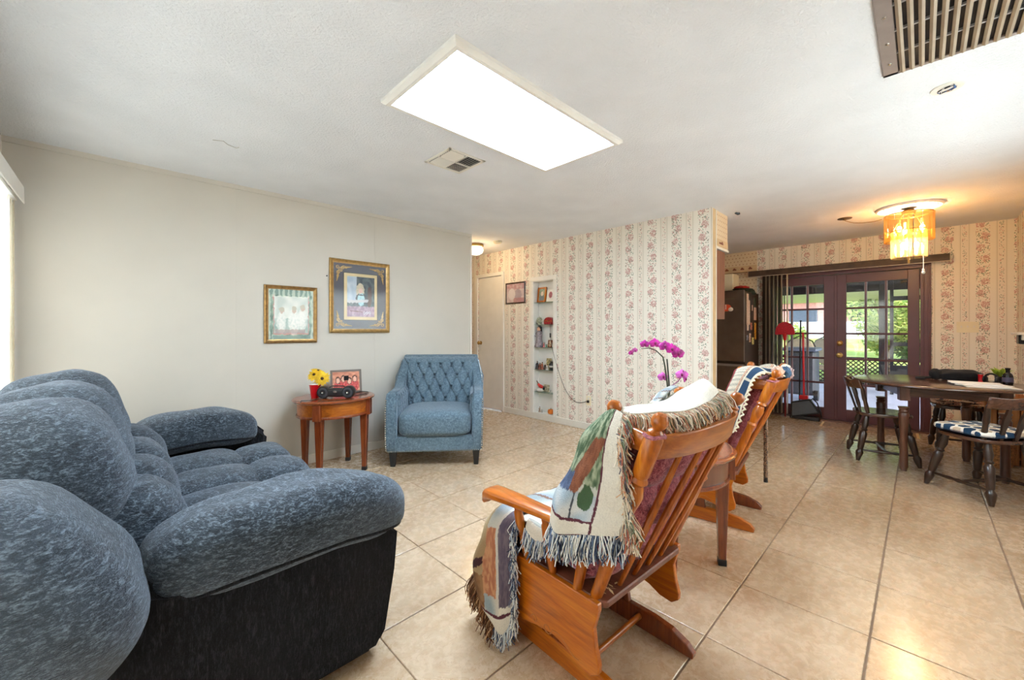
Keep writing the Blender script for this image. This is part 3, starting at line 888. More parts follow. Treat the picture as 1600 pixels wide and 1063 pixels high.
# seat cushion
def dent(q, p):
    q = q.copy()
    q.z += .018 * cos(p[0] * 1.4) * max(p[2], 0)
    return q
MB().sell((0, .085, .375), (.335, .32, .112), .38, .3, 48, 22, dent=dent).build('seat_cushion', M_blue, ac, ang=80)
MB().box(-.425, .425, -.39, .375, .135, .275).build('seat_rail', M_blue, ac, bevel=.012, seg=2)
for sx in (-1, 1):
    # arm: outline seen from the side, rolled a little outward
    arm = [(-.36, .16), (.385, .16), (.392, .30), (.375, .50), (.33, .62), (.27, .665), (.1, .66), (-.1, .68), (-.2, .76), (-.26, .90), (-.33, .95), (-.36, .90)]
    x0, x1 = .335, .435
    m = MB()
    n = len(arm)
    vs = []
    for k, xx in enumerate((x0, x1)):
        for (y, z) in arm:
            fl_ = .02 * (z - .16) * (1 if k else .6)
            vs.append(((xx + fl_ - (.05 if z > .8 else 0)) * sx, y, z))
    fs = [tuple(range(n)), tuple(reversed(range(n, 2 * n)))] + [(i, i + n, (i + 1) % n + n, (i + 1) % n) for i in range(n)]
    m.add(vs, fs)
    a = m.build('arm', M_blue, ac, bevel=.016, seg=3, ang=50)
    # tufted inside of the arm
    def inn(u, v, sx=sx):
        y = -.24 + .56 * u; z = .42 + .24 * v
        e = min(1, min(u, 1 - u) * 10, min(v, 1 - v) * 8)
        return ((.348 - .016 * sqrt(max(e, 0)) - tuft(y, z - .42, .1, .1, .02) * e) * sx, y, z)
    MB().grid(slab_grid(inn, 81, 41), 81, 41).build('arm_tufting', M_blue, ac, ang=80, normals=False)
    m = MB()
    k = 0
    pts = [(.424, .390, .16), (.428, .396, .30), (.431, .380, .50), (.434, .335, .62)]
    for a_, b_ in zip(pts, pts[1:]):
        a_ = Vector(a_); b_ = Vector(b_); nn = int((b_ - a_).length / .019)
        for i in range(nn):
            p = a_.lerp(b_, i / nn); m.ball((p.x * sx, p.y, p.z), .0072, 6, 4)
    pts = [(.4, -.26, .91), (.428, -.19, .77), (.44, -.12, .69)]
    for a_, b_ in zip(pts, pts[1:]):
        a_ = Vector(a_); b_ = Vector(b_); nn = int((b_ - a_).length / .017)
        for i in range(nn):
            p = a_.lerp(b_, i / nn); m.ball(((p.x + .006) * sx, p.y, p.z), .0052, 6, 4)
    for i in range(42):
        m.ball((.4285 * sx, .37 - i * .018, .148), .0052, 6, 4)
    m.build('nailhead_trim', M_nail, ac)['kind'] = 'stuff'
    for y in (.325, -.33):
        MB().prism([(-.03, -.03), (.03, -.03), (.03, .03), (-.03, .03)], 0, 1, 'z',
                   Matrix.Translation((.365 * sx, y, 0)) @ Matrix.Identity(4))
        mm = MB(); a1, b1 = .020, .033
        mm.add([(-a1, -a1, 0), (a1, -a1, 0), (a1, a1, 0), (-a1, a1, 0), (-b1, -b1, .14), (b1, -b1, .14), (b1, b1, .14), (-b1, b1, .14)],
               [(0, 3, 2, 1), (4, 5, 6, 7), (0, 1, 5, 4), (1, 2, 6, 5), (2, 3, 7, 6), (3, 0, 4, 7)], Matrix.Translation((.375 * sx, y, 0)))
        mm.build('leg', M_black, ac, smooth=False, bevel=.003)
m = MB()
for i in range(48): m.ball((-.415 + i * .0177, .378, .148), .0052, 6, 4)
m.build('nailhead_trim', M_nail, ac)['kind'] = 'stuff'
m = MB()
for j in range(5):
    for i in range(-4, 4):
        x = (i + (.5 if j % 2 else 0)) * .116
        z = .115 * j
        if abs(x) > .32: continue
        v = z / .56
        m.ball((x, -.20 - .145 * v + .064, .40 + z), .010, 8, 6)
m.build('tufting_buttons', M_blue, ac)['kind'] = 'stuff'

# ============================================================ DRUM END TABLES
def drum_table(name, label, x, y, yaw, top=.655):
    t = thing(name, label, 'end table', (x, y, 0), yaw, 'oval drum end tables')
    MB().lathe([(.0, top - .028), (.325, top - .028), (.337, top - .020), (.340, top - .010), (.330, top - .002), (.31, top), (0, top)], 48, None, sy=.93)\
        .build('table_top', M_cherry_x, t, ang=50)
    MB().lathe([(.0, top - .15), (.295, top - .15), (.300, top - .03), (0, top - .03)], 48, None, sy=.93).build('drum_apron', M_oak_x if y > 2 else M_drum, t, ang=50)
    MB().lathe([(.285, top - .152), (.304, top - .152), (.308, top - .142), (.304, top - .132), (.285, top - .132)], 48, None, sy=.93).build('apron_moulding', M_cherry, t, ang=50)
    for sx in (-1, 1):
        for sy in (-1, 1):
            lx, ly = .19 * sx, .178 * sy
            mm = MB(); a1, b1 = .018, .030
            T_ = Matrix.Translation((lx, ly, 0)) @ Matrix.Rotation(radians(45), 4, 'Z')
            mm.add([(-a1, -a1, .03), (a1, -a1, .03), (a1, a1, .03), (-a1, a1, .03), (-b1, -b1, top - .16), (b1, -b1, top - .16), (b1, b1, top - .16), (-b1, b1, top - .16)],
                   [(0, 3, 2, 1), (4, 5, 6, 7), (0, 1, 5, 4), (1, 2, 6, 5), (2, 3, 7, 6), (3, 0, 4, 7)], T_)
            lg = mm.build('leg', M_cherry, t, smooth=False, bevel=.003)
            MB().box(-.020, .020, -.020, .020, 0, .034, T_).build('foot_cap', M_rubber, lg, smooth=False, bevel=.002)
            k = 1.0
            ex, ey = lx * 1.10, ly * 1.10
            MB().box(-.031, .031, -.031, .031, top - .16, top - .028, Matrix.Translation((ex, ey, 0)) @ Matrix.Rotation(math.atan2(ey, ex), 4, 'Z')).build('leg_block', M_cherry, t, smooth=False, bevel=.003)
    return t
drum_table('end_table', 'reddish drum end table against the plain wall under the pictures', 1.36, 3.63, 0)
drum_table('end_table', 'brown drum end table between the two wooden gliders', 2.14, .96, -16, top=.62)
TZ = .655
# red cup with sunflower
cp = thing('cup', 'red plastic cup holding a yellow flower on the end table by the wall', 'cup', (1.205, 3.66, TZ))
MB().lathe([(0, 0), (.030, 0), (.032, .01), (.046, .115), (.049, .12), (.046, .121), (.044, .115), (.03, .012), (0, .01)], 24).build('cup_body', M_red, cp)
MB().lathe([(.046, .113), (.050, .115), (.050, .123), (.046, .123)], 24).build('cup_rim', M_white, cp)
fw = thing('artificial_flower', 'yellow sunflower bloom with brown centre in the red cup', 'flower', (1.225, 3.65, TZ + .03))
MB().tube([(0, 0, 0), (.005, .0, .07), (.01, -.02, .12)], .004).build('stem', plain('stem_green', (70, 110, 50), .6), fw)
M_yel = plain('yellow_petal', (240, 190, 40), .6, var=.15, sc=30)
rnd = random.Random(3)
for (cx, cy, cz, dx, dy, dz, R_) in ((.02, -.045, .135, -.35, -.85, .1, .070), (-.03, -.01, .165, -.6, -.5, .6, .066), (.0, .0, .19, .2, -.4, .9, .064)):
    n = Vector((dx, dy, dz)).normalized(); a = n.orthogonal().normalized(); b = n.cross(a)
    m = MB(); c = Vector((cx, cy, cz))
    for ring, (k, l) in enumerate(((18, 1.0), (15, .75), (11, .5))):
        for i in range(k):
            an = 2 * pi * i / k + ring * .2 + rnd.uniform(-.1, .1)
            d = a * cos(an) + b * sin(an); s_ = n.cross(d)
            l2 = R_ * l * rnd.uniform(.85, 1.1); w_ = R_ * .17
            p0 = c + d * .008 + n * .004 * ring
            pm = c + d * l2 * .6 + n * (.006 + .006 * ring)
            pe = c + d * l2 + n * (.002 + .007 * ring)
            m.add([p0 - s_ * w_ * .5, pm - s_ * w_, pe, pm + s_ * w_, p0 + s_ * w_ * .5], [(0, 1, 2, 3, 4)])
    m.build('petals', M_yel, fw, smooth=False, normals=False)['kind'] = 'stuff'
    MB().ball(tuple(c + n * .008), .014, 12, 8).build('flower_centre', plain('flower_brown', (66, 40, 20), .9, bump=.5, bsc=200), fw)
# radio boombox
bx = thing('boombox', 'small black portable stereo with two round speakers on the end table', 'radio', (1.33, 3.50, TZ), -40)
MB().sell((0, 0, .050), (.115, .048, .036), .5, .6, 32, 16).build('radio_body', M_black, bx, ang=60)
for sx in (-1, 1):
    c = (sx * .102, -.012, .055)
    T_ = Matrix.Translation(c) @ Matrix.Rotation(radians(90), 4, 'X')
    MB().lathe([(0, -.05), (.038, -.05), (.052, -.03), (.053, .02), (.048, .034), (0, .034)], 24, T_).build('speaker_pod', M_black, bx)
    MB().lathe([(0, .030), (.036, .036), (.040, .034), (.042, .03)], 24, T_).build('speaker_grille', plain('grille_grey', (60, 62, 68), .5), bx)
    MB().lathe([(0, .034), (.008, .040), (.009, .034)], 12, T_).build('speaker_dot', M_nail, bx)
MB().tube([(-.07, .01, .085), (-.05, .01, .102), (.05, .01, .102), (.07, .01, .085)], .005).build('handle', M_black, bx)
MB().lathe([(0, 0), (.016, 0), (.016, .003), (0, .004)], 20, Matrix.Translation((0, -.046, .062)) @ Matrix.Rotation(radians(90), 4, 'X'), sy=.6).build('badge', M_nail, bx)
pc = MB().tube([(1.05, 3.54, TZ - .02), (1.045, 3.50, TZ + .012), (1.10, 3.49, TZ + .008), (1.16, 3.52, TZ + .006), (1.22, 3.53, TZ + .006)], .004)
tag(pc.build('power_cord', M_black), 'thin black cord looped over the left rim of the end table', 'cord')
pc = MB().tube([(1.42, 3.55, TZ + .005), (1.50, 3.50, TZ + .006), (1.60, 3.52, TZ + .005), (1.655, 3.60, TZ + .006), (1.62, 3.68, TZ + .006), (1.52, 3.66, TZ + .006)], .004)
tag(pc.build('power_cord', M_black), 'thin black cord curled behind the stereo at the right rim', 'cord')
# ---- printed pictures: colour computed per point
def picture(name, parent, w, h, nu, nv, fn, frame):
    """frame = function (u,v in 0..1, depth) -> position"""
    m = MB(); m.grid([frame(i / (nu - 1), j / (nv - 1)) for j in range(nv) for i in range(nu)], nu, nv)
    cols_ = [lin(fn(i / (nu - 1), j / (nv - 1))) for j in range(nv) for i in range(nu)]
    return m.build(name, M_paint, parent, smooth=False, colors=cols_, normals=False)
def mixc(a, b, t):
    t = max(0, min(1, t)); return tuple(a[i] * (1 - t) + b[i] * t for i in range(3))
def blob(u, v, cu, cv, ru, rv): return max(0, 1 - ((u - cu) / ru) ** 2 - ((v - cv) / rv) ** 2)
def nz(u, v, s=1.0, sd=0): return mnoise.noise(Vector((u * s, v * s, sd)))
def family(u, v):
    c = mixc((190, 120, 96), (226, 160, 130), .5 + nz(u, v, 7))
    for cu, cv in ((.2, .55), (.4, .62), (.62, .5), (.82, .6)):
        if blob(u, v, cu, cv - .32, .15, .3): c = mixc((170, 44, 48), (230, 120, 110), .5 + nz(u, v, 20))
        if blob(u, v, cu, cv + .02, .095, .19): c = (60, 34, 30)
        if blob(u, v, cu, cv, .07, .14): c = (232, 180, 156)
    return c
pf = thing('photo_frame', 'grey framed family photograph leaning behind the stereo', 'picture frame', (1.50, 3.72, TZ), -14)
Tt = Matrix.Rotation(radians(-12), 4, 'X')
W_, H_ = .27, .215
m = MB()
for a in ((-W_ / 2, W_ / 2, 0, .018), (-W_ / 2, W_ / 2, H_ - .018, H_), (-W_ / 2, -W_ / 2 + .018, 0, H_), (W_ / 2 - .018, W_ / 2, 0, H_)):
    m.box(a[0], a[1], -.008, .008, a[2], a[3], Tt)
m.build('frame', plain('frame_grey', (110, 98, 88), .4), pf, smooth=False)
picture('photograph', pf, 1, 1, 40, 34, family, lambda u, v: Tt @ Vector((-W_ / 2 + .017 + u * (W_ - .034), -.001, .017 + v * (H_ - .034))))
MB().box(-.02, .02, .05, .056, 0, .15, Matrix.Rotation(radians(14), 4, 'X')).build('easel_back', M_black, pf, smooth=False)
# ============================================================ WOODEN GLIDER CHAIRS (local +y forward)
POST = [(0, .019), (.10, .021), (.35, .024), (.50, .021), (.525, .027), (.545, .019), (.60, .024), (.66, .030), (.705, .023), (.72, .018), (.74, .028), (.76, .021), (.78, .026), (.97, .027), (.985, .021), (1, .015)]
def finial(m, p, d):
    p = Vector(p); d = Vector(d).normalized()
    M_ = Matrix.Translation(p) @ d.to_track_quat('Z', 'Y').to_matrix().to_4x4()
    m.lathe([(.014, -.012), (.021, -.006), (.022, 0), (.015, .005), (.012, .009), (.016, .013), (.0215, .022), (.0245, .034), (.0215, .046), (.014, .055), (0, .058)], 18, M_)
def glider(label, x, y, yaw):
    t = thing('glider_chair', label, 'rocking chair', (x, y, 0), yaw, 'wooden glider chairs with maroon cushions')
    # floor rails with curved ends
    for sx in (-1, 1):
        prof = [(-.34, .0), (-.345, .02), (-.32, .045), (-.26, .070), (-.18, .080), (.18, .080), (.26, .070), (.32, .045), (.345, .02), (.34, .0)]
        MB().prism(prof, sx * .195 - .014, sx * .195 + .014, 'x').build('floor_rail', M_oak_y if sx < 0 else M_cherry, t, smooth=False, bevel=.003)
        # upright carrying the glide
        MB().prism([(-.07, .07), (.07, .07), (.05, .2), (.06, .30), (-.06, .30), (-.05, .2)], sx * .195 - .010, sx * .195 + .010, 'x').build('upright', M_cherry, t, smooth=False, bevel=.002)
    for yy in (-.12, .14):
        MB().rod((-.195, yy, .05), (.195, yy, .05), .012, 12).build('floor_stretcher', M_oak_x, t)
    # moving base: scalloped side panels
    for sx in (-1, 1):
        poly = [(-.250, .368), (-.250, .345), (-.230, .28), (-.238, .22), (-.252, .17), (-.250, .145), (-.220, .122), (-.17, .128), (-.12, .152), (-.06, .164), (.03, .152), (.09, .136),
                (.14, .125), (.20, .125), (.24, .14), (.235, .17), (.22, .22), (.215, .29), (.24, .368)]
        xa = sx * .266
        p = MB().prism(poly, xa - .011, xa + .011, 'x').build('side_panel', M_oak_y, t, smooth=False, bevel=.003)
        # carved scroll groove
        pts = []
        xx = xa + sx * .0115
        for k in range(22):
            a = k / 21
            if a < .45:
                an = pi * 1.9 * (a / .45); r = .010 + .012 * (a / .45)
                pts.append((xx, -.03 - r * .9 * cos(an) * 1.1, .155 + r * .8 * sin(an) + .018))
            else:
                b = (a - .45) / .55
                pts.append((xx, -.048 - .125 * b, .178 + .012 * sin(b * 5.5) - .022 * b))
        MB().tube(pts, .0016, 5).build('carved_scroll', plain('scroll_groove', (176, 112, 60), .5) if 'scroll_groove' not in bpy.data.materials else bpy.data.materials['scroll_groove'], p)
        pts = [(xx, .035 + .018 * (1 - k / 16) * cos(k * .5), .172 + .018 * (1 - k / 16) * sin(k * .5)) for k in range(14)]
        MB().tube(pts, .0015, 5).build('carved_scroll', bpy.data.materials['scroll_groove'], p)
    # seat board
    bp = [(-.240, -.262), (.240, -.262), (.2535, -.245), (.2535, .24), (-.2535, .24), (-.2535, -.245)]
    MB().prism(bp, .345, .368, 'z').build('seat_board', M_platform, t, smooth=False, bevel=.004)
    if yaw < 0:
        m = MB(); rr_ = random.Random(2)
        for k_ in range(14):
            cx_, cy_ = -.19 + rr_.gauss(0, .022), -.215 + rr_.gauss(0, .012); a_ = rr_.uniform(0, 3.1); l_ = rr_.uniform(.008, .022)
            m.add([(cx_ - l_ * cos(a_), cy_ - l_ * sin(a_), .3686), (cx_ + .004, cy_ - .004, .3686), (cx_ + l_ * cos(a_), cy_ + l_ * sin(a_), .3686), (cx_ - .003, cy_ + .004, .3686)], [(0, 1, 2, 3)])
        m.build('worn_patch', M_cream_mat, t, smooth=False, normals=False)['kind'] = 'stuff'
    MB().box(-.25, .25, .20, .222, .20, .345).build('front_apron', M_oak_x, t, smooth=False, bevel=.003)
    # posts
    P = {'A': ((-.256, -.150, .366), (-.225, -.268, .958)), 'B': ((-.240, -.215, .366), (-.278, -.448, .955)),
         'C': ((.240, -.215, .366), (.278, -.448, .955)), 'D': ((.256, -.150, .366), (.225, -.268, .958))}
    for k, (a, b) in P.items():
        va, vb = Vector(a), Vector(b)
        m = MB().turned(a, b, [(q, r * (1.0 if k in 'BC' else .86)) for q, r in POST], 16)
        o = m.build('back_post', M_oak, t)
        f = MB(); finial(f, vb, vb - va); f.build('finial', M_oak, o)
    # curved crest rail B..C and short wing rails
    def rail(pts, z0, h, th, name):
        n = 18; vs = []; fs = []
        for i in range(n + 1):
            p = catmull(pts, i / n); q = catmull(pts, min(1, i / n + .02)); r = catmull(pts, max(0, i / n - .02))
            d = (q - r).normalized(); s_ = Vector((-d.y, d.x, 0)).normalized() * th / 2
            e = 1 - abs(2 * i / n - 1)
            up = .012 * e
            for sg, zz in ((-1, -h / 2), (1, -h / 2), (1, h / 2 + up), (-1, h / 2 + up)):
                lean = zz * -.22
                vs.append(p + s_ * sg + Vector((0, lean, z0 + zz)))
        for i in range(n):
            for j in range(4):
                fs.append((i * 4 + j, i * 4 + (j + 1) % 4, i * 4 + 4 + (j + 1) % 4, i * 4 + 4 + j))
        fs += [(3, 2, 1, 0), (n * 4, n * 4 + 1, n * 4 + 2, n * 4 + 3)]
        MB().add(vs, fs).build(name, M_oak_x, t, ang=50, bevel=.003)
    rail([(-.272, -.432, 0), (-.17, -.475, 0), (0, -.495, 0), (.17, -.475, 0), (.272, -.432, 0)], .905, .066, .026, 'crest_rail')
    rail([(-.226, -.262, 0), (-.248, -.345, 0), (-.270, -.432, 0)], .912, .050, .022, 'wing_rail')
    rail([(.226, -.262, 0), (.248, -.345, 0), (.270, -.432, 0)], .912, .050, .022, 'wing_rail')
    # spindles
    for i in range(4):
        u = (i - 1.5) / 1.5
        a = (u * .135, -.235, .366); b = (u * .170, -.488 + .02 * abs(u), .882)
        MB().turned(a, b, [(0, .008), (.2, .010), (.55, .0125), (.8, .010), (1, .008)], 8).build('spindle', M_oak, t)
    # arms: flat curved paddles on two turned posts
    for sx in (-1, 1):
        pts = [Vector((sx * .262, -.20, .575)), Vector((sx * .285, -.05, .588)), Vector((sx * .300, .10, .592)), Vector((sx * .305, .20, .588)), Vector((sx * .296, .268, .575)), Vector((sx * .292, .288, .555))]
        ws = [.026, .032, .040, .044, .043, .036]; hs = [.015, .015, .016, .018, .022, .026]
        n = 24; vs = []; fs = []
        for i in range(n + 1):
            f_ = i / n; p = catmull(pts, f_)
            k = f_ * 5; k0 = min(int(k), 4); fr_ = k - k0
            w_ = ws[k0] * (1 - fr_) + ws[k0 + 1] * fr_; h_ = hs[k0] * (1 - fr_) + hs[k0 + 1] * fr_
            for j in range(10):
                an = 2 * pi * j / 10 + pi / 10
                cx_ = math.copysign(abs(cos(an)) ** .5, cos(an)) * w_; cz_ = math.copysign(abs(sin(an)) ** .6, sin(an)) * h_
                vs.append(p + Vector((cx_, 0, cz_)))
        for i in range(n):
            for j in range(10):
                fs.append((i * 10 + j, i * 10 + (j + 1) % 10, i * 10 + 10 + (j + 1) % 10, i * 10 + 10 + j))
        fs += [tuple(reversed(range(10))), tuple(n * 10 + j for j in range(10))]
        MB().add(vs, fs).build('armrest', M_oak_y, t, ang=60)
        for (yb, yt) in ((.10, .13), (-.035, -.02)):
            MB().turned((sx * .252, yb, .366), (sx * .285, yt, .583), [(0, .013), (.15, .015), (.3, .017), (.34, .013), (.37, .018), (.40, .013), (.6, .019), (.8, .016), (.84, .012), (1, .015)], 12)\
                .build('arm_post', M_oak, t)
    # cushions: tufted maroon tweed
    def lump(q, p, nx=3, nz=3):
        return q
    def pillow(name, w, h, th, nu, nv, T_, parent, kx=3, ky=3):
        vs = []; N_, K_ = 46, 46
        for side_ in (1, -1):
            for j in range(K_):
                for i in range(N_):
                    u = i / (N_ - 1); v = j / (K_ - 1)
                    e = (max(0, 1 - (2 * u - 1) ** 8) * max(0, 1 - (2 * v - 1) ** 8)) ** .5
                    l_ = (abs(sin(pi * u * kx)) ** .55) * (abs(sin(pi * v * ky)) ** .55)
                    b_ = sin(pi * u) * sin(pi * v)
                    zz = side_ * th * e * (.22 + .66 * l_ + .22 * b_)
                    rx = 1 + .02 * abs(sin(pi * v * ky)); ry = 1 + .02 * abs(sin(pi * u * kx))
                    vs.append(((u - .5) * w * rx, (v - .5) * h * ry, zz))
        m = MB(); m.grid(vs[:N_ * K_], N_, K_, T_); m.grid(vs[N_ * K_:], N_, K_, T_)
        o = m.build(name, M_mar_fab, parent, ang=80)
        pts = []
        for i in range(60):
            a = 2 * pi * i / 60
            g = lambda v_, e_: math.copysign(abs(v_) ** e_, v_)
            pts.append(T_ @ Vector((g(cos(a), .25) * w / 2, g(sin(a), .25) * h / 2, 0)))
        MB().tube(pts, .006, 6, closed=True).build('piping', M_mar_fab, o)
        return o
    d = Vector((0, -.235, .53)).normalized()
    x_ = Vector((1, 0, 0)); n_ = x_.cross(d)
    c = Vector((0, -.154, .385)) + d * .30
    Tm = Matrix(((1, d.x * 0, n_.x, c.x), (0, d.y, n_.y, c.y), (0, d.z, n_.z, c.z), (0, 0, 0, 1)))
    pillow('back_cushion', .46, .60, .080, 3, 3, Tm @ Matrix.Translation((0, 0, .0)), t, 3, 3)
    pillow('seat_cushion', .48, .46, .055, 3, 3, Matrix.Translation((0, .025, .425)), t, 3, 3)
    for (px_, py_, pz_) in ((-.24, -.42, .87),):
        MB().tube([(-.276 + .028 * cos(k * .7), -.443 + .028 * sin(k * .7), .945 - .002 * (k % 3)) for k in range(10)], .006, 6).build('cushion_tie', M_mar_fab, t)
    return t
g1 = glider('honey wood glider chair in front, draped with the fringed tapestry throw', 1.37, .95, -3)
g2 = glider('honey wood glider chair further back, draped with the crocheted afghan', 2.92, 1.08, 8)

# ============================================================ TAPESTRY THROW on the front glider (glider-local coordinates)
th = thing('throw_blanket', 'cream bordered woven tapestry throw with fringe draped over the nearer glider', 'blanket', (1.37, .95, 0), -3)
def weave(kind):
    def f(u, v):
        n = nz(u, v, 60, 3) * .5; k = nz(u, v, 5, 1); k2 = nz(u, v, 11, 7)
        u = u + nz(u, v, 14, 11) * .014 + nz(u, v, 40, 12) * .008; v = v + nz(u, v, 14, 13) * .014 + nz(u, v, 40, 14) * .008
        k2 = k2 + nz(u, v, 30, 17) * .8
        cream = (226, 219, 205); mar = (92, 44, 56); grn = (96, 112, 84); brn = (146, 92, 66); blu = (134, 150, 164); pale = (196, 196, 186); tan = (176, 148, 110); lil = (104, 92, 108)
        if kind == 'top':
            c = cream
        elif kind == 'drape':   # u: 0 front .. 1 back edge ; v: 0 top .. 1 bottom
            if u > .74: c = cream
            elif u > .71: c = mar
            elif v > .80: c = cream
            elif v > .765: c = mar
            else:
                c = pale if v > .5 else grn
                if v <= .5: c = mixc((70, 92, 66), (160, 168, 140), .5 + k2 * 1.3)
                if .25 < v < .6 and abs(u - .45 + (v - .4) * 1.1) < .13: c = mixc(brn, (120, 70, 50), .5 + k2)
                if .45 < v < .62 and u < .3: c = mixc((56, 70, 96), (96, 110, 140), .5 + k2)
                if v > .55: c = mixc((160, 176, 188), (206, 204, 200), .5 + k * 1.4)
                if .5 < v < .7 and blob(u, v, .56, .58, .11, .08): c = (66, 92, 62)
                if abs(u - .40 - (v - .6) * .1) < .012 and v > .55: c = (70, 74, 80)
        elif kind == 'seat':
            s_ = (u * 9 + v * 3) % 3
            c = mixc((206, 204, 192), (150, 160, 164), .5 + k * 1.5)
            if s_ < .35: c = (120, 90, 76)
            elif s_ < .6: c = (150, 164, 176)
            if u < .12: c = cream
        else:  # fall: u 0 = rear edge .. 1 front
            if v > .86: c = cream
            elif v > .83: c = mar
            elif u < .30:
                c = mixc((88, 78, 96), (120, 106, 116), .5 + k2) if v < .78 else cream
            elif u < .36: c = (206, 200, 190)
            elif u < .58:
                c = mixc((176, 110, 80), (206, 150, 110), .5 + k2 * 2) if .35 < v < .72 else mixc((150, 166, 176), (200, 198, 188), .5 + k * 1.4)
            else:
                c = mixc((160, 130, 92), (190, 170, 136), .5 + k * 1.4)
                if abs(v - .55 - (u - .6) * .3) < .02: c = (70, 36, 40)
                if v > .62: c = mixc((120, 84, 56), (160, 120, 84), .5 + k2)
        return mixc(c, (90, 80, 80), abs(n) * .22)
    return f
def cloth(name, rows, nu, nv, kind, parent, wob=.008, sd=0, label=None, mat=None, fn=None):
    pts = patch(rows, nu, nv, wob, sd)
    fn = fn or weave(kind)
    nu, nv = nu * 2, nv * 2
    pts = patch(rows, nu, nv, wob, sd)
    cols_ = [lin(fn(i / (nu - 1), j / (nv - 1))) for j in range(nv) for i in range(nu)]
    o = MB().grid(pts, nu, nv).build(name, mat or M_woven, parent, ang=80, colors=cols_, normals=False, solid=.006)
    if label: o['label'] = label
    return o
def fringe(name, edge, out, n, ln, parent, colors_, r=.0016, sd=1, sag=.6, label=None):
    """strands hanging from a polyline; out(t) = direction"""
    rnd = random.Random(sd); m = MB(); cols_ = []
    n = int(n * 1.4)
    for k in range(n):
        t_ = (k + rnd.random() * .8) / n
        p = catmull(edge, t_); d = Vector(out(t_)).normalized()
        l_ = ln * rnd.uniform(.75, 1.15)
        j1 = Vector((rnd.gauss(0, 1), rnd.gauss(0, 1), rnd.gauss(0, .5))) * .24
        a = p + Vector((rnd.gauss(0, .002), rnd.gauss(0, .002), 0))
        b = a + (d + j1) * l_ * .35
        c_ = b + (d * .5 + Vector((0, 0, -sag)) + j1).normalized() * l_ * .35
        e = c_ + (d * .2 + Vector((rnd.gauss(0, .5), rnd.gauss(0, .5), -1))).normalized() * l_ * .35
        n0 = len(m.v)
        m.tube([a, b, c_, e], r * rnd.uniform(.6, 1.1), 4)
        col = lin(rnd.choice(colors_)); cols_ += [col] * (len(m.v) - n0)
    o = m.build(name, M_yarn, parent, colors=cols_, normals=False, smooth=False)
    o['kind'] = 'stuff'
    if label: o['label'] = label
    return o
MULTI = [(222, 206, 180), (190, 110, 84), (126, 136, 112), (234, 226, 208), (100, 94, 104), (206, 164, 126), (216, 190, 168), (190, 180, 160), (230, 220, 200)]
BLUEW = [(232, 230, 224), (214, 218, 220), (236, 234, 228), (226, 222, 214), (120, 138, 164), (62, 74, 100), (196, 204, 212), (90, 104, 132), (40, 48, 66)]
BROWN = [(150, 104, 70), (110, 70, 44), (190, 150, 110), (84, 54, 38)]
# over the crest
root = [(-.226, -.300, .983), (-.222, -.36, .985), (-.195, -.415, .989), (-.131, -.448, .991), (.025, -.455, 1.000), (.16, -.440, 1.012), (.250, -.405, 1.019)]
top_rows = [root,
    [(-.218, -.296, .990), (-.18, -.335, .992), (-.12, -.375, .994), (-.05, -.400, 1.000), (.07, -.415, 1.020), (.17, -.410, 1.038), (.238, -.385, 1.042)],
    [(-.211, -.290, .994), (-.15, -.300, .990), (-.06, -.310, .986), (.03, -.325, .990), (.10, -.345, 1.018), (.155, -.370, 1.045), (.215, -.365, 1.052)],
    [(-.208, -.262, .960), (-.14, -.262, .950), (-.05, -.262, .945), (.04, -.262, .950), (.12, -.275, .975), (.18, -.300, 1.00), (.225, -.315, 1.010)],
    [(-.205, -.225, .860), (-.13, -.220, .850), (-.04, -.215, .850), (.05, -.215, .850), (.12, -.220, .87), (.18, -.230, .89), (.215, -.245, .91)],
    [(-.200, -.170, .720), (-.13, -.155, .710), (-.04, -.150, .710), (.05, -.150, .710), (.12, -.155, .72), (.18, -.165, .73), (.21, -.180, .75)],
    [(-.195, -.100, .560), (-.13, -.085, .540), (-.04, -.080, .530), (.05, -.080, .530), (.12, -.085, .54), (.18, -.095, .55), (.21, -.110, .57)]]
def topfn(u, v):
    if v < .50: return mixc((228, 221, 207), (170, 160, 148), abs(nz(u, v, 60, 3)) * .3)
    return weave('seat')(v, u)
cloth('cream_border_cloth', top_rows, 40, 60, 'top', th, fn=topfn, label='cream border of the throw over the chair top')
fringe('back_fringe', root, lambda t_: (-.25 + t_ * .5, -.75, -.45), 760, .062, th, MULTI, .0015, 4, 1.1, 'multicoloured fringe')
cl = cloth('peak_fold', [[(-.01, -.30, .975), (.05, -.30, 1.00), (.12, -.315, 1.03)], [(.0, -.27, .975), (.06, -.265, 1.00), (.13, -.275, 1.02)], [(.01, -.25, .94), (.07, -.24, .95), (.14, -.25, .96)]], 16, 12, 'seat', th)
# left drape over the wing and arm
dr = [
    [(-.228, -.225, .960), (-.236, -.250, .974), (-.242, -.275, .984), (-.248, -.300, .986), (-.252, -.325, .980)],
    [(-.262, -.185, .895), (-.276, -.225, .915), (-.284, -.260, .925), (-.288, -.295, .925), (-.290, -.332, .915)],
    [(-.282, -.155, .800), (-.296, -.190, .810), (-.312, -.240, .815), (-.306, -.290, .815), (-.298, -.345, .810)],
    [(-.310, -.105, .700), (-.330, -.150, .695), (-.318, -.215, .700), (-.322, -.285, .705), (-.302, -.360, .700)],
    [(-.326, -.098, .640), (-.348, -.145, .630), (-.332, -.205, .635), (-.333, -.275, .655), (-.304, -.362, .680)],
    [(-.328, -.092, .590), (-.352, -.142, .578), (-.334, -.200, .590), (-.338, -.270, .620), (-.305, -.364, .645)]]
cloth('side_drape', dr, 60, 70, 'drape', th, .010, 3, label='woven garden scene hanging over the armrest')
fringe('drape_edge_fringe', [r[-1] for r in dr], lambda t_: (-.15, -.75, -.35), 420, .060, th, MULTI, .0017, 9, .9, 'multicoloured fringe')
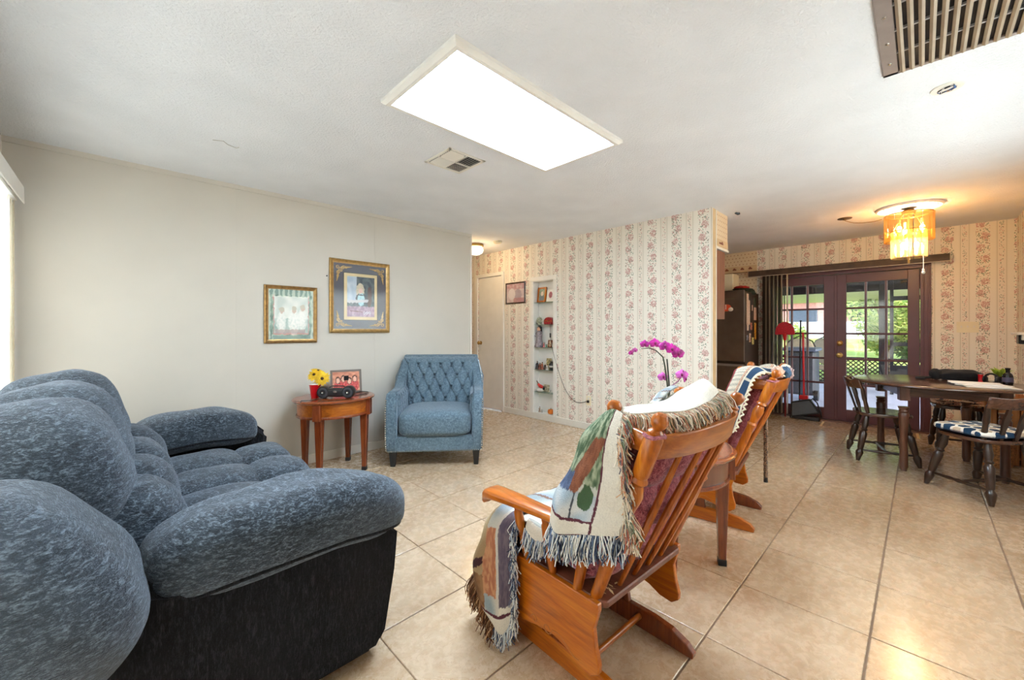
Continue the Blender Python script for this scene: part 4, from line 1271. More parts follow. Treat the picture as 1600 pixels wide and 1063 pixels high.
fringe('drape_bottom_fringe', [r for r in dr[-1]], lambda t_: (-.06, -.02, -1), 330, .075, th, BLUEW, .0018, 12, 1.0, 'blue and white fringe')
# seat cover
st = [
    [(-.21, -.13, .575), (-.1, -.11, .545), (.0, -.1, .535), (.12, -.1, .54), (.22, -.12, .56)],
    [(-.255, -.06, .515), (-.12, -.04, .492), (.0, -.03, .492), (.12, -.03, .492), (.235, -.05, .495)],
    [(-.262, .06, .505), (-.12, .07, .490), (.0, .08, .488), (.12, .07, .490), (.245, .05, .488)],
    [(-.262, .19, .500), (-.12, .20, .488), (.0, .21, .486), (.12, .2, .486), (.245, .19, .482)],
    [(-.25, .285, .475), (-.12, .300, .475), (.0, .305, .472), (.12, .3, .47), (.235, .285, .465)],
    [(-.24, .315, .38), (-.12, .330, .36), (.0, .335, .36), (.12, .33, .36), (.225, .315, .37)]]
cloth('seat_cover', st, 50, 50, 'seat', th, .008, 5, label='striped pictorial middle of the throw on the seat')
# small fold between the arm posts
fd = [[(-.225, -.02, .505), (-.225, .03, .502), (-.225, .085, .500)],
      [(-.262, -.02, .520), (-.264, .03, .512), (-.262, .085, .520)],
      [(-.276, -.02, .485), (-.282, .03, .470), (-.276, .085, .488)]]
cloth('side_fold', fd, 20, 16, 'top', th, .006, 8, fn=lambda u, v: (214, 206, 192) if v > .5 else (176, 176, 166))
fringe('fold_fringe', fd[-1], lambda t_: (-.1, 0, -1), 120, .065, th, BLUEW, .0018, 21, 1.0, 'blue and white fringe')
# corner fall in front of the arm
fa = [
    [(-.17, .150, .505), (-.17, .17, .503), (-.17, .235, .500), (-.16, .28, .490), (-.10, .30, .480)],
    [(-.255, .146, .515), (-.262, .17, .515), (-.262, .235, .510), (-.235, .295, .490), (-.13, .322, .478)],
    [(-.292, .136, .47), (-.312, .180, .465), (-.315, .235, .455), (-.290, .310, .44), (-.16, .355, .43)],
    [(-.297, .128, .37), (-.322, .170, .36), (-.335, .230, .35), (-.322, .325, .33), (-.18, .375, .33)],
    [(-.297, .124, .26), (-.328, .165, .24), (-.345, .225, .23), (-.340, .335, .22), (-.20, .390, .25)],
    [(-.296, .126, .17), (-.326, .165, .135), (-.338, .215, .130), (-.330, .300, .15), (-.21, .385, .20)],
    [(-.296, .132, .115), (-.320, .165, .065), (-.330, .200, .085), (-.322, .260, .125), (-.22, .370, .19)]]
cloth('corner_fall', fa, 56, 70, 'fall', th, .012, 12, label='corner of the throw hanging in front of the side panel')
fringe('fall_side_fringe', [r[0] for r in fa[1:]], lambda t_: (-.55, -.6, -.5), 330, .050, th, BLUEW, .0018, 31, .9, 'blue and white fringe')
fringe('fall_tip_fringe', fa[-1][:3], lambda t_: (-.1, 0, -1), 130, .055, th, BLUEW, .0018, 33, 1.0, 'blue and white fringe')
fringe('fall_front_fringe', [fa[-1][2], fa[-1][3], (-.32, .33, .17), (-.30, .37, .20), fa[-1][4]], lambda t_: (-.35, .35, -.9), 260, .075, th, BROWN, .002, 35, 1.0, 'brown fringe')

# ============================================================ CROCHETED AFGHAN on the rear glider
af = thing('afghan', 'cream and blue crocheted afghan over the top of the further glider', 'blanket', (2.92, 1.08, 0), 8)
def afg(u, v):
    d = abs((u * 14) % 1 - .5) + abs((v * 26) % 1 - .5)
    c = (222, 212, 190) if d < .62 else (150, 150, 140)
    s_ = u
    if s_ > .70:
        c = (46, 74, 104)
        if abs((v * 5) % 1 - .5) > .44: c = (214, 206, 184)
    if .64 < s_ < .70 or s_ > .93: c = (230, 222, 200)
    if .54 < s_ < .58: c = (206, 150, 120)
    if .60 < s_ < .625: c = (176, 120, 96)
    if s_ < .12 and v > .3: c = (140, 60, 62)
    return mixc(c, (70, 60, 60), abs(nz(u, v, 80, 2)) * .3)
ar = [
    [(.20, -.33, .99), (.20, -.37, 1.0), (.2, -.41, 1.0), (.2, -.455, .975)],
    [(.05, -.34, .985), (.05, -.38, 1.0), (.05, -.43, 1.0), (.05, -.485, .962)],
    [(-.12, -.32, .99), (-.12, -.36, 1.005), (-.12, -.41, 1.0), (-.13, -.475, .962)],
    [(-.22, -.255, 1.0), (-.235, -.30, 1.015), (-.25, -.35, 1.01), (-.27, -.40, .985)],
    [(-.265, -.235, .95), (-.278, -.27, .965), (-.288, -.31, .965), (-.296, -.345, .945)],
    [(-.275, -.19, .84), (-.287, -.225, .85), (-.294, -.265, .855), (-.298, -.315, .85)],
    [(-.285, -.15, .72), (-.294, -.18, .73), (-.300, -.225, .735), (-.300, -.29, .75)],
    [(-.288, -.12, .63), (-.297, -.145, .62), (-.300, -.185, .605), (-.300, -.25, .63)]]
cloth('crochet_cloth', ar, 60, 140, 'a', af, .008, 40, fn=afg)
m = MB(); cs_ = []
pts = [catmull([r[-1] for r in ar], k / 110) for k in range(111)]
pts = [p + Vector((-.004, -.008 + .008 * sin(k * 1.35), .004 * cos(k * 1.35))) for k, p in enumerate(pts)]
m.tube(pts, .0055, 6)
e = m.build('scalloped_edge', plain('crochet_cream', (222, 212, 186), .95, bump=.5, bsc=150), af)
m = MB(); pts = [catmull(ar[-1], k / 30) for k in range(31)]
m.tube([p + Vector((0, 0, .006 * sin(k * 1.5) - .004)) for k, p in enumerate(pts)], .0055, 6).build('scalloped_edge', bpy.data.materials['crochet_cream'], af)
# scrunched bunch around the finials
for k, (cx, cy, cz, r_, col) in enumerate(((-.06, -.49, .975, .034, (60, 88, 116)), (.05, -.50, .965, .036, (176, 150, 150)), (.15, -.48, .975, .034, (214, 206, 186)), (-.17, -.46, .985, .034, (210, 170, 150)))):
    MB().sell((cx, cy, cz), (r_ * 1.7, r_ * .8, r_), .8, .8, 24, 14, dent=wig(.014, 2.6, k * 5)).build('crochet_bunch', plain('crochet_%d' % k, col, .95, var=.2, sc=60, bump=.6, bsc=120), af)

# ============================================================ CANE hanging from the rear glider, orchid
cn = thing('walking_cane', 'black and tan twisted cane hanging behind the further glider', 'cane', (3.150, .742, .22))
m = MB()
for k_ in range(3):
    m.tube([(.0065 * cos(z * 60 + k_ * 2.1), .0065 * sin(z * 60 + k_ * 2.1), z) for z in [i * .006 for i in range(112)]], .0075, 6)
def cane_mat():
    t = NT('twisted_cane'); w_ = t.noise(t.obj(), 110, 3, .6)
    t.set(col=t.ramp(w_, [(.44, lin((30, 24, 24))), (.52, lin((150, 118, 92)))]), rough=.5); return t.m
m.build('shaft', cane_mat(), cn)
MB().lathe([(0, -.02), (.013, -.02), (.013, .012), (.009, .014), (0, .014)], 14).build('rubber_tip', M_black, cn)
MB().tube([(0, 0, .665)] + [(-.03 + .03 * cos(a * pi / 8), -.0 , .69 + .03 * sin(a * pi / 8)) for a in range(9)] + [(-.06, 0, .66)], .0105, 10).build('crook_handle', M_black, cn)

orc = thing('orchid', 'purple potted orchid standing between the two gliders', 'plant', (2.14, .96, .62))
MB().lathe([(0, 0), (.045, 0), (.06, .10), (.065, .11), (.058, .11), (.05, .1), (0, .095)], 24).build('pot', M_white, orc)
st_pts = [(0, 0, .09), (.004, 0, .2), (-.004, .01, .33), (-.010, .02, .42), (-.012, .03, .47), (-.03, .06, .505), (-.055, .09, .52), (-.085, .12, .515)]
MB().tube(st_pts, [.007, .0065, .005, .0045, .004, .003, .003, .002], 8).build('stem', plain('orchid_stem', (56, 60, 40), .5), orc)
MB().tube([(0, 0, .1), (.006, .002, .3), (-.002, .012, .46)], .004, 6).build('support_stake', plain('stake', (28, 36, 26), .5), orc)
MB().tube([(-.002, .008, .30), (.03, -.03, .335), (.055, -.05, .37), (.05, -.055, .40)], .003, 6).build('side_stem', plain('purple_stem', (128, 60, 100), .5), orc)
M_orc = plain('orchid_petal', (176, 30, 140), .5, var=.3, sc=30)
M_orc2 = plain('orchid_petal_pale', (204, 96, 184), .5, var=.2, sc=30)
def bloom(c, n, r, mt):
    n = Vector(n).normalized(); a = n.cross(Vector((0, 0, 1))).normalized(); b = a.cross(n); c = Vector(c); m = MB()
    for an, ln_, wd in ((90, 1, .42), (210, .95, .4), (330, .95, .4), (10, 1.05, .62), (170, 1.05, .62)):
        d = a * cos(radians(an)) + b * sin(radians(an)); s_ = n.cross(d)
        pts = []
        for k in range(6):
            t_ = k / 5; w_ = wd * r * sin(pi * (.12 + .86 * t_)) 
            for q in (-1, -.5, 0, .5, 1):
                pts.append(c + d * r * ln_ * t_ + s_ * w_ * q + n * (.25 * r * t_ - .3 * r * t_ * t_ - .12 * r * q * q))
        m.grid(pts, 5, 6)
    o = m.build('blossom', mt, orc, normals=False)
    MB().ball(tuple(c + n * .006), r * .2, 8, 6, (1, 1, 1.4)).build('lip', bpy.data.materials.get('orchid_lip') or plain('orchid_lip', (120, 10, 80), .5), o)
v = Vector((-.70, -.71, 0))
for c, n, r, mt in (((-.012, -.02, .515), (-.7, -.6, .1), .034, M_orc), ((-.03, .01, .530), (-.8, -.5, .2), .034, M_orc), ((-.055, .055, .545), (-.6, -.7, .1), .032, M_orc), ((.01, -.045, .490), (-.6, -.7, -.1), .036, M_orc),
                    ((-.085, .10, .54), (-.9, -.3, 0), .026, M_orc), ((-.10, .15, .505), (-.5, -.7, -.3), .018, M_orc2), ((-.105, .17, .49), (-.4, -.8, 0), .016, M_orc),
                    ((-.01, .03, .36), (-.6, -.6, .2), .030, M_orc2), ((.045, -.05, .375), (-.8, -.4, .2), .033, M_orc2), ((.06, -.06, .35), (.2, -.9, .1), .026, M_orc)):
    bloom(c, n, r, mt)
m = MB()
for a_ in (0, 70, 150, 220, 300):
    d = Vector((cos(radians(a_)), sin(radians(a_)), 0)); s_ = Vector((-d.y, d.x, 0)); pts = []
    for k in range(8):
        t_ = k / 7; w_ = .028 * sin(pi * (.1 + .85 * t_))
        for q in (-1, 0, 1): pts.append(Vector((0, 0, .10)) + d * .14 * t_ + s_ * w_ * q + Vector((0, 0, .05 * sin(t_ * 2.4) + .008 * abs(q))))
    m2 = MB().grid(pts, 3, 8); m2.build('leaf', plain('orchid_leaf', (52, 84, 44), .4) if a_ == 0 else bpy.data.materials['orchid_leaf'], orc, normals=False, solid=.003)
# ============================================================ CEILING FIXTURES
cl_ = thing('ceiling_light', 'large rectangular fluorescent ceiling light with white sloping trim', 'ceiling light', (1.622, 1.645, CEIL))
X0, X1, Y0, Y1 = -.651, .651, -.325, .325
def trim_piece(a, b, c, d): # outer a,b ; inner d,c : bevelled moulding
    m = MB()
    def sec(o, i):
        o = Vector(o); i = Vector(i)
        return [Vector((o.x, o.y, 0)), Vector((o.x, o.y, -.016)), Vector((*(o.lerp(i, .35)).xy, -.030)), Vector((*(o.lerp(i, .75)).xy, -.030)), Vector((i.x, i.y, -.012)), Vector((i.x, i.y, 0))]
    A = sec(a, d); B = sec(b, c)
    n = 6
    return m.add(A + B, [(i, (i + 1) % n, n + (i + 1) % n, n + i) for i in range(n)] + [tuple(range(n)), tuple(range(2 * n - 1, n - 1, -1))])
t_ = .052
O = [(X0, Y0, 0), (X1, Y0, 0), (X1, Y1, 0), (X0, Y1, 0)]
I = [(X0 + t_, Y0 + t_, 0), (X1 - t_, Y0 + t_, 0), (X1 - t_, Y1 - t_, 0), (X0 + t_, Y1 - t_, 0)]
for k in range(4):
    k2 = (k + 1) % 4
    trim_piece(O[k], O[k2], I[k2], I[k]).build('trim', M_white, cl_, smooth=False)
MB().box(X0 + t_ - .003, X1 - t_ + .003, Y0 + t_ - .003, Y1 - t_ + .003, -.011, -.004).build('diffuser', emis('panel_glow', (.70, .85, 1.0), PANEL_E), cl_, smooth=False)

# supply register
vt = thing('ceiling_vent', 'small white four way air register beside the panel light', 'vent', (1.703, 2.32, CEIL))
W2, H2 = .155, .155
m = MB()
for a in ((-W2, W2, -H2, -H2 + .022), (-W2, W2, H2 - .022, H2), (-W2, -W2 + .022, -H2, H2), (W2 - .022, W2, -H2, H2)):
    m.box(a[0], a[1], a[2], a[3], -.007, 0)
m.build('vent_frame', M_trim, vt, smooth=False, bevel=.002)
MB().box(-.135, .135, -.135, .135, -.0015, -.0005).build('vent_opening', M_black, vt, smooth=False)
MB().box(-.006, .006, -.135, .135, -.010, -.001).box(-.135, .135, -.006, .006, -.010, -.001).build('vent_cross', M_trim, vt, smooth=False)
for qx in (-1, 1):
    for qy in (-1, 1):
        for k in range(6):
            o_ = .018 + k * .0195
            if qx * qy > 0: m = MB().box(-.0075, .0075, -.0006, .0006, -.010, .010)
            if qx * qy > 0:
                m = MB().box(-.060, .060, -.009, .009, -.0006, .0006, Matrix.Translation((qx * .068, qy * o_, -.007)) @ Matrix.Rotation(radians(38 * qy), 4, 'X'))
            else:
                m = MB().box(-.009, .009, -.060, .060, -.0006, .0006, Matrix.Translation((qx * o_, qy * .068, -.007)) @ Matrix.Rotation(radians(-38 * qx), 4, 'Y'))
            m.build('louvre', M_trim, vt, smooth=False, normals=False)

# return air grille
rg = thing('return_grille', 'big tan metal return air grille in the ceiling corner', 'vent', (2.585, .125, CEIL))
M_grf = plain('grille_frame', (150, 140, 136), .45, .3)
M_grl = plain('grille_bar', (156, 138, 116), .5, .2)
GW, GH = 1.0, 1.02    # extends toward -x and -y from the far left corner
m = MB().box(-.045, 0, -GH, 0, -.008, 0).box(-GW, -GW + .045, -GH, 0, -.008, 0).box(-GW, 0, -.028, 0, -.008, 0).box(-GW, 0, -GH, -GH + .028, -.008, 0)
m = MB().box(-.024, 0, -.84, 0, -.010, 0).box(-.72, -.69, -.84, 0, -.010, 0).box(-.72, 0, -.052, 0, -.010, 0).box(-.72, 0, -.84, -.79, -.010, 0)
m.build('grille_frame', M_grf, rg, smooth=False, bevel=.002)
MB().box(-.70, -.012, -.80, -.04, -.0025, -.0008).build('grille_opening', M_black, rg, smooth=False)
for k in range(24):
    y = -.066 - k * .0305
    MB().prism([(y - .0075, -.0035), (y - .009, -.016), (y, -.021), (y + .009, -.016), (y + .0075, -.0035)], -.692, -.020, 'x').build('grille_bar', M_grl, rg, smooth=True)
for x in (-.20, -.38, -.56):
    MB().box(x - .004, x + .004, -.80, -.05, -.012, -.002).build('cross_bar', plain('grille_cross', (190, 190, 194), .4, .4) if x == -.20 else bpy.data.materials['grille_cross'], rg, smooth=False)
for x, y in ((-.12, -.026), (-.30, -.026), (-.50, -.026)):
    MB().lathe([(0, -.014), (.006, -.013), (.008, -.010)], 10, Matrix.Translation((x, y, 0))).build('screw', M_nail, rg)

# patched junction hole
jh = thing('ceiling_hole', 'open round junction hole showing blue and dark wiring in the ceiling', 'ceiling hole', (2.93, -.09, CEIL))
MB().lathe([(.044, -.004), (.050, -.006), (.058, -.004), (.06, -.0005), (.042, -.0005)], 24).build('plaster_lip', M_trim, jh)
MB().lathe([(0, -.002), (.045, -.002), (.045, -.001), (0, -.001)], 24).build('dark_opening', M_black, jh)
rnd = random.Random(5)
for k, col in enumerate(((60, 96, 150), (60, 96, 150), (220, 220, 220), (30, 30, 34), (170, 120, 60), (220, 220, 220))):
    a = rnd.uniform(0, 6.28)
    MB().tube([(.03 * cos(a + i * .9), .03 * sin(a + i * 1.1), -.005 - .003 * (i % 2)) for i in range(5)], .004, 6).build('wire', plain('wire_%d' % k, col, .5), jh)
# ceiling hook, wire to chandelier
hk = thing('ceiling_hook', 'small dark round plate on the ceiling where the lamp wire comes out', 'ceiling plate', (5.584, .576, CEIL))
MB().lathe([(0, -.02), (.012, -.018), (.016, -.01), (.06, -.006), (.064, -.001), (0, -.001)], 20).build('plate', plain('aged_brass', (100, 84, 60), .5, .5), hk)
tag(MB().tube([catmull([(5.584, .576, 2.415), (5.62, .50, 2.385), (5.60, .40, 2.365), (5.57, .33, 2.36), (5.56, .28, 2.365)], k / 12) for k in range(13)], .004, 6).build('lamp_wire', plain('tan_wire', (150, 130, 104), .6)),
    'tan lamp wire swagged from the ceiling plate to the chandelier', 'wire')
tag(MB().tube([(4.50, 1.33, 2.438), (4.52, 1.31, 2.425), (4.53, 1.30, 2.43)], .012, 6).build('ceiling_nub', M_black), 'dark stub on the ceiling beside the papered cabinet soffit', 'ceiling nub')
crk = MB().tube([(.42, 3.13, 2.4395), (.47, 3.1, 2.4395), (.50, 3.14, 2.4395), (.55, 3.16, 2.4395), (.56, 3.14, 2.4395)], .0025, 5)
tag(crk.build('ceiling_crack', plain('crack_grey', (176, 172, 166), .8)), 'thin curled grey crack in the ceiling plaster', 'crack')

# ---------------------------------------------------------- chandelier
ch = thing('chandelier', 'two tier chandelier of amber glass panels over the dining table', 'chandelier', (5.50, .085, CEIL))
M_pl = plain('plaster_white', (228, 218, 208), .7)
m = MB().lathe([(.0, -.012), (.13, -.014), (.145, -.022), (.16, -.015), (.21, -.014), (.228, -.022), (.243, -.012), (.246, -.001)], 48)
m.build('ceiling_medallion', M_pl, ch)
for k in range(24):
    a = 2 * pi * k / 24
    MB().sell((.185 * cos(a), .185 * sin(a), -.014), (.022, .009, .007), .9, .9, 12, 8, M=Matrix.Rotation(a, 4, 'Z')).build('medallion_leaf', M_pl, ch)
MB().lathe([(0, -.075), (.045, -.07), (.055, -.05), (.04, -.03), (.0, -.014)], 24).build('brass_canopy', M_brass, ch)
def ring(z, r, rt=.005):
    return MB().tube([(r * cos(2 * pi * i / 32), r * sin(2 * pi * i / 32), z) for i in range(32)], rt, 6, closed=True)
ring(-.075, .172).build('hanging_ring', M_brass, ch); ring(-.235, .128).build('hanging_ring', M_brass, ch)
for a in range(3):
    an = a * 2 * pi / 3
    MB().rod((.1 * cos(an), .1 * sin(an), -.05), (.172 * cos(an), .172 * sin(an), -.075), .004, 6).build('ring_arm', M_brass, ch)
    MB().rod((.04 * cos(an), .04 * sin(an), -.07), (.128 * cos(an), .128 * sin(an), -.235), .004, 6).build('ring_arm', M_brass, ch)
def prism_panel(r, a, z0, z1, w, mat):
    c = []
    for k in range(7):
        q = (k / 6 - .5)
        bul = .010 * (1 - (2 * q) ** 2)
        c.append((r + bul, q * w))
    inn = [(x - .005, y * .9) for x, y in reversed(c)]
    return MB().prism(c + inn, z0, z1, 'z', Matrix.Rotation(a, 4, 'Z')).build('glass_panel', mat, ch, ang=50)
for k in range(16): prism_panel(.170, 2 * pi * k / 16, -.335, -.072, .060, M_amber)
for k in range(12): prism_panel(.122, 2 * pi * k / 12, -.500, -.232, .058, M_amber2)
for k in range(6):
    a = 2 * pi * k / 6 + .3
    for rr, zz, e_ in ((.095, -.22, 1), (.055, -.38, 1)):
        if k % 2 and rr < .1: continue
        b = MB().ball((rr * cos(a), rr * sin(a), zz), .019, 12, 8, (1, 1, 1.6)).build('bulb', emis('bulb_glow', (1, .86, .62), BULB_E) if 'bulb_glow' not in bpy.data.materials else bpy.data.materials['bulb_glow'], ch)
        MB().rod((rr * cos(a), rr * sin(a), zz + .028), (rr * cos(a), rr * sin(a), zz + .09), .010, 8).build('candle_sleeve', M_ivory, ch)
MB().rod((0, 0, -.05), (0, 0, -.55), .008, 8).build('centre_rod', M_brass, ch)
m = MB()
for i in range(9): m.ball((-.0, -.10, -.515 - i * .012), .0042, 6, 4)
m.ball((0, -.10, -.65), .014, 10, 8, (1, 1, 1.2)); m.ball((0, -.10, -.625), .010, 10, 6); m.rod((0, -.10, -.40), (0, -.10, -.66), .0018, 5)
m.build('pull_chain', M_white, ch)
lp = light('POINT', 'chandelier_bulbs_light', (5.50, .085, CEIL - .20), CHAND_W, (1, .78, .54), shadow_soft_size=.04)
lp2 = light('POINT', 'chandelier_bulbs_light', (5.50, .085, CEIL - .40), CHAND_W * .8, (1, .76, .50), shadow_soft_size=.05)

# ---------------------------------------------------------- hall light and smoke alarm
hl = thing('hall_light', 'round opal flush light with brass rim in the hallway', 'ceiling light', (3.57, 4.37, CEIL))
MB().lathe([(0, -.001), (.105, -.001), (.11, -.02), (.10, -.035), (.07, -.04), (0, -.04)], 32).build('brass_rim', M_brass, hl)
MB().lathe([(.070, -.035), (.098, -.055), (.104, -.085), (.090, -.12), (.05, -.145), (0, -.152)], 32).build('opal_globe', emis('globe_glow', (1, .86, .62), HALL_E), hl)
light('POINT', 'hall_bulb_light', (3.57, 4.37, CEIL - .20), HALL_W, (1, .66, .32), shadow_soft_size=.06)
sa = thing('smoke_alarm', 'small white round smoke alarm on the hall ceiling', 'smoke alarm', (3.66, 4.02, CEIL))
MB().lathe([(0, -.032), (.035, -.032), (.052, -.026), (.058, -.012), (.06, -.001), (0, -.001)], 24).build('alarm_body', M_ivory, sa)
MB().lathe([(0, -.036), (.016, -.035), (.02, -.032)], 16).build('alarm_button', M_trim, sa)

# ============================================================ VERTICAL BLINDS of the big window
vb = thing('vertical_blinds', 'cream vertical blinds with valance covering the big window', 'blinds', (-.468, 2.1, 2.02))
def blind_mat():
    t = NT('vane_fabric'); n = t.noise(t.obj(), 40, 3)
    c = t.ramp(n, [(.3, lin((226, 216, 196))), (.7, lin((238, 230, 212)))])
    tl = t.new('ShaderNodeBsdfTranslucent'); t.link(c, tl.inputs[0]); t.set(col=c, rough=.8)
    mx = t.new('ShaderNodeMixShader'); mx.inputs[0].default_value = .55
    t.link(t.b.outputs[0], mx.inputs[1]); t.link(tl.outputs[0], mx.inputs[2]); t.link(mx.outputs[0], t.out.inputs[0]); return t.m
MBl = blind_mat()
v0 = None
for k in range(46):
    y = .33 + k * .0785
    if v0 is None:
        pts = []
        for i in range(7):
            q = i / 6 - .5
            for j in range(2): pts.append((.010 * cos(q * pi), q * .089, -1.60 * j))
        m = MB(); m.add(pts, [(2 * i, 2 * i + 1, 2 * i + 3, 2 * i + 2) for i in range(6)])
        o = m.build('vane', MBl, vb, normals=False); v0 = o
    else:
        o = v0.copy(); C.objects.link(o)
    o.location = (0, y - 2.1, .0); o.rotation_euler = (0, 0, radians(14))
MB().prism([(-.07, .0), (-.07, .115), (.03, .115), (.045, .105), (.048, .0), (.042, -.002), (.040, .10), (-.062, .10)], -1.8, 1.785, 'y').build('valance', M_white, vb, smooth=False, bevel=.002)
MB().box(-.02, .02, -1.78, 1.77, .01, .03).build('headrail', M_white, vb, smooth=False)

sh_ = MB().grid([(x, y, z) for z, y in ((2.12, -.700), (.84, -.700)) for x in (1.75, 4.45)], 2, 2).build('added_shade', MBl, None, smooth=False, normals=False, solid=.0)  # added with the invented side window, diffuses its fill light
tag(sh_, 'added cream roller shade over the invented window of the right hand wall', 'blinds')
# ============================================================ PICTURES ON THE PLAIN WALL
def framed(name, label, x0, x1, z0, z1, fw_, depth, mat, wall='Y', wy=3.969):
    cx, cz = (x0 + x1) / 2, (z0 + z1) / 2
    t = thing(name, label, 'picture', (cx, wy, cz) if wall == 'Y' else (wy, cx, cz), 0 if wall == 'Y' else -90)
    w, h = abs(x1 - x0) / 2, (z1 - z0) / 2
    return t, w, h
def moulding(t, w, h, fw_, d, mat):
    for (a, b, axis) in (((-w, -h), (w, -h), 0), ((w, -h), (w, h), 1), ((w, h), (-w, h), 0), ((-w, h), (-w, -h), 1)):
        A = Vector((a[0], 0, a[1])); B = Vector((b[0], 0, b[1])); dr_ = (B - A).normalized()
        inn = Vector((-dr_.z, 0, dr_.x))
        def sec(P_, sg):
            return [P_ + Vector((0, 0, 0)), P_ + Vector((0, -d * .7, 0)), P_ + inn * fw_ * .3 + dr_ * sg * fw_ * .3 + Vector((0, -d, 0)),
                    P_ + inn * fw_ * .7 + dr_ * sg * fw_ * .7 + Vector((0, -d * .62, 0)), P_ + inn * fw_ + dr_ * sg * fw_ + Vector((0, -d * .5, 0)), P_ + inn * fw_ + dr_ * sg * fw_]
        n = 6
        MB().add(sec(A, 1) + sec(B, -1), [(i, (i + 1) % n, n + (i + 1) % n, n + i) for i in range(n)]).build('frame_side', mat, t, smooth=False)
t, w, h = framed('framed_print', 'smaller gilt framed garden print hanging lower on the plain wall', .888, 1.321, 1.122, 1.632, .03, .02, None)
moulding(t, w, h, .034, .022, M_gold)
def garden(u, v):
    u = u + nz(u, v, 16, 21) * .02; v = v + nz(u, v, 16, 22) * .02
    c = mixc((70, 104, 88), (150, 176, 152), .5 + nz(u, v, 8, 2) * 1.4)
    if u > .12 and u < .88 and .12 < v < .86:
        c = mixc((190, 200, 190), (226, 226, 216), .5 + nz(u, v, 6, 5) * 1.2)
        if v < .42: c = mixc(c, (120, 150, 140), .55 + nz(u, v, 9) * .5)
    if (.11 < u < .13 or .87 < u < .89) and .1 < v < .88: c = (196, 140, 132)
    if .1 < v < .125 and .11 < u < .89: c = (196, 130, 120)
    for cu, cv, r_ in ((.28, .34, .13), (.55, .36, .16), (.74, .4, .14)):
        b_ = blob(u, v, cu, cv, r_ * .8, r_ * 1.7)
        if b_ > 0: c = mixc(c, (236, 234, 226), .5 + b_ * .5 + nz(u, v, 25, 4) * .5)
        if blob(u, v, cu + .01, cv + .22, .045, .05) > 0: c = (196, 170, 150)
        if blob(u, v, cu + .01, cv + .26, .055, .04) > 0: c = (186, 178, 156)
    if v < .20 and v > .12 and .15 < u < .8: c = mixc(c, (150, 116, 110), .6)
    if v > .88 or v < .08: c = (108, 138, 124)
    if v > .84 or (u > .9) or u < .1:
        if sin(u * 60 + nz(u, v, 6) * 2) > 0: c = mixc(c, (220, 226, 206), .6)
    return c
picture('print', t, 1, 1, 90, 100, garden, lambda u, v: (-w + .03 + u * (2 * w - .06), -.009, -h + .03 + v * (2 * h - .06)))
MB().box(-w + .028, w - .028, -.0125, -.011, -h + .028, h - .028).build('glass', M_picglass, t, smooth=False)
MB().box(-w + .01, w - .01, -.006, -.0005, -h + .01, h - .01).build('backing', M_cream_mat, t, smooth=False)
t, w, h = framed('framed_print', 'larger framed picture with slate mat and gold scroll corners above the end table', 1.432, 2.050, 1.210, 1.932, .03, .02, None)
moulding(t, w, h, .040, .024, M_gold2)
MB().box(-w + .03, w - .03, -.009, -.001, -h + .03, h - .03).build('mat_board', M_gray_mat, t, smooth=False)
MB().box(-w + .134, w - .134, -.011, -.009, -h + .125, h - .125).build('dark_fillet', M_black, t, smooth=False)
MB().box(-w + .139, w - .139, -.013, -.010, -h + .130, h - .130).build('inner_mat', M_cream_mat, t, smooth=False)
def portrait(u, v):
    u = u + nz(u, v, 18, 31) * .018; v = v + nz(u, v, 18, 32) * .018
    c = mixc((60, 74, 84), (100, 112, 116), .5 + nz(u, v, 9, 3) * 1.3)
    if u < .34 and v > .36: c = mixc((170, 188, 204), (206, 216, 224), .5 + nz(u, v, 7))
    if v < .26: c = mixc((150, 118, 140), (196, 168, 186), .5 + nz(u, v, 12, 8) * 1.3)
    if blob(u, v, .47, .65, .15, .19): c = mixc((196, 184, 158), (228, 218, 196), .5 + nz(u, v, 30, 9))
    if blob(u, v, .52, .45, .21, .15): c = (58, 64, 74)
    if blob(u, v, .50, .44, .13, .17): c = mixc((150, 196, 206), (200, 228, 230), .5 + nz(u, v, 22))
    if blob(u, v, .50, .545, .12, .018): c = (48, 54, 64)
    if blob(u, v, .48, .665, .072, .085): c = mixc((236, 208, 196), (226, 186, 176), .5 + nz(u, v, 20))
    if blob(u, v, .47, .745, .09, .035): c = (214, 202, 176)
    if u > .74 and .25 < v < .8 and blob(u, v, .8, .5, .10, .26): c = (92, 70, 66)
    if abs(v - .37 - .05 * u) < .035 and .02 < u < .76: c = (206, 206, 208)
    if abs(v - .14 + .05 * (u - .2)) < .012 and .1 < u < .6: c = (120, 70, 84)
    for k in range(3):
        rr = sqrt((u - .62 - k * .1) ** 2 + ((v - .10) * 1.3) ** 2)
        if .025 < rr < .042: c = (232, 232, 240)
    return c
picture('portrait_print', t, 1, 1, 70, 90, portrait, lambda u, v: (-w + .168 + u * (2 * w - .336), -.0138, -h + .160 + v * (2 * h - .320)))
M_goldp = plain('gold_print', (206, 172, 108), .45, .3)
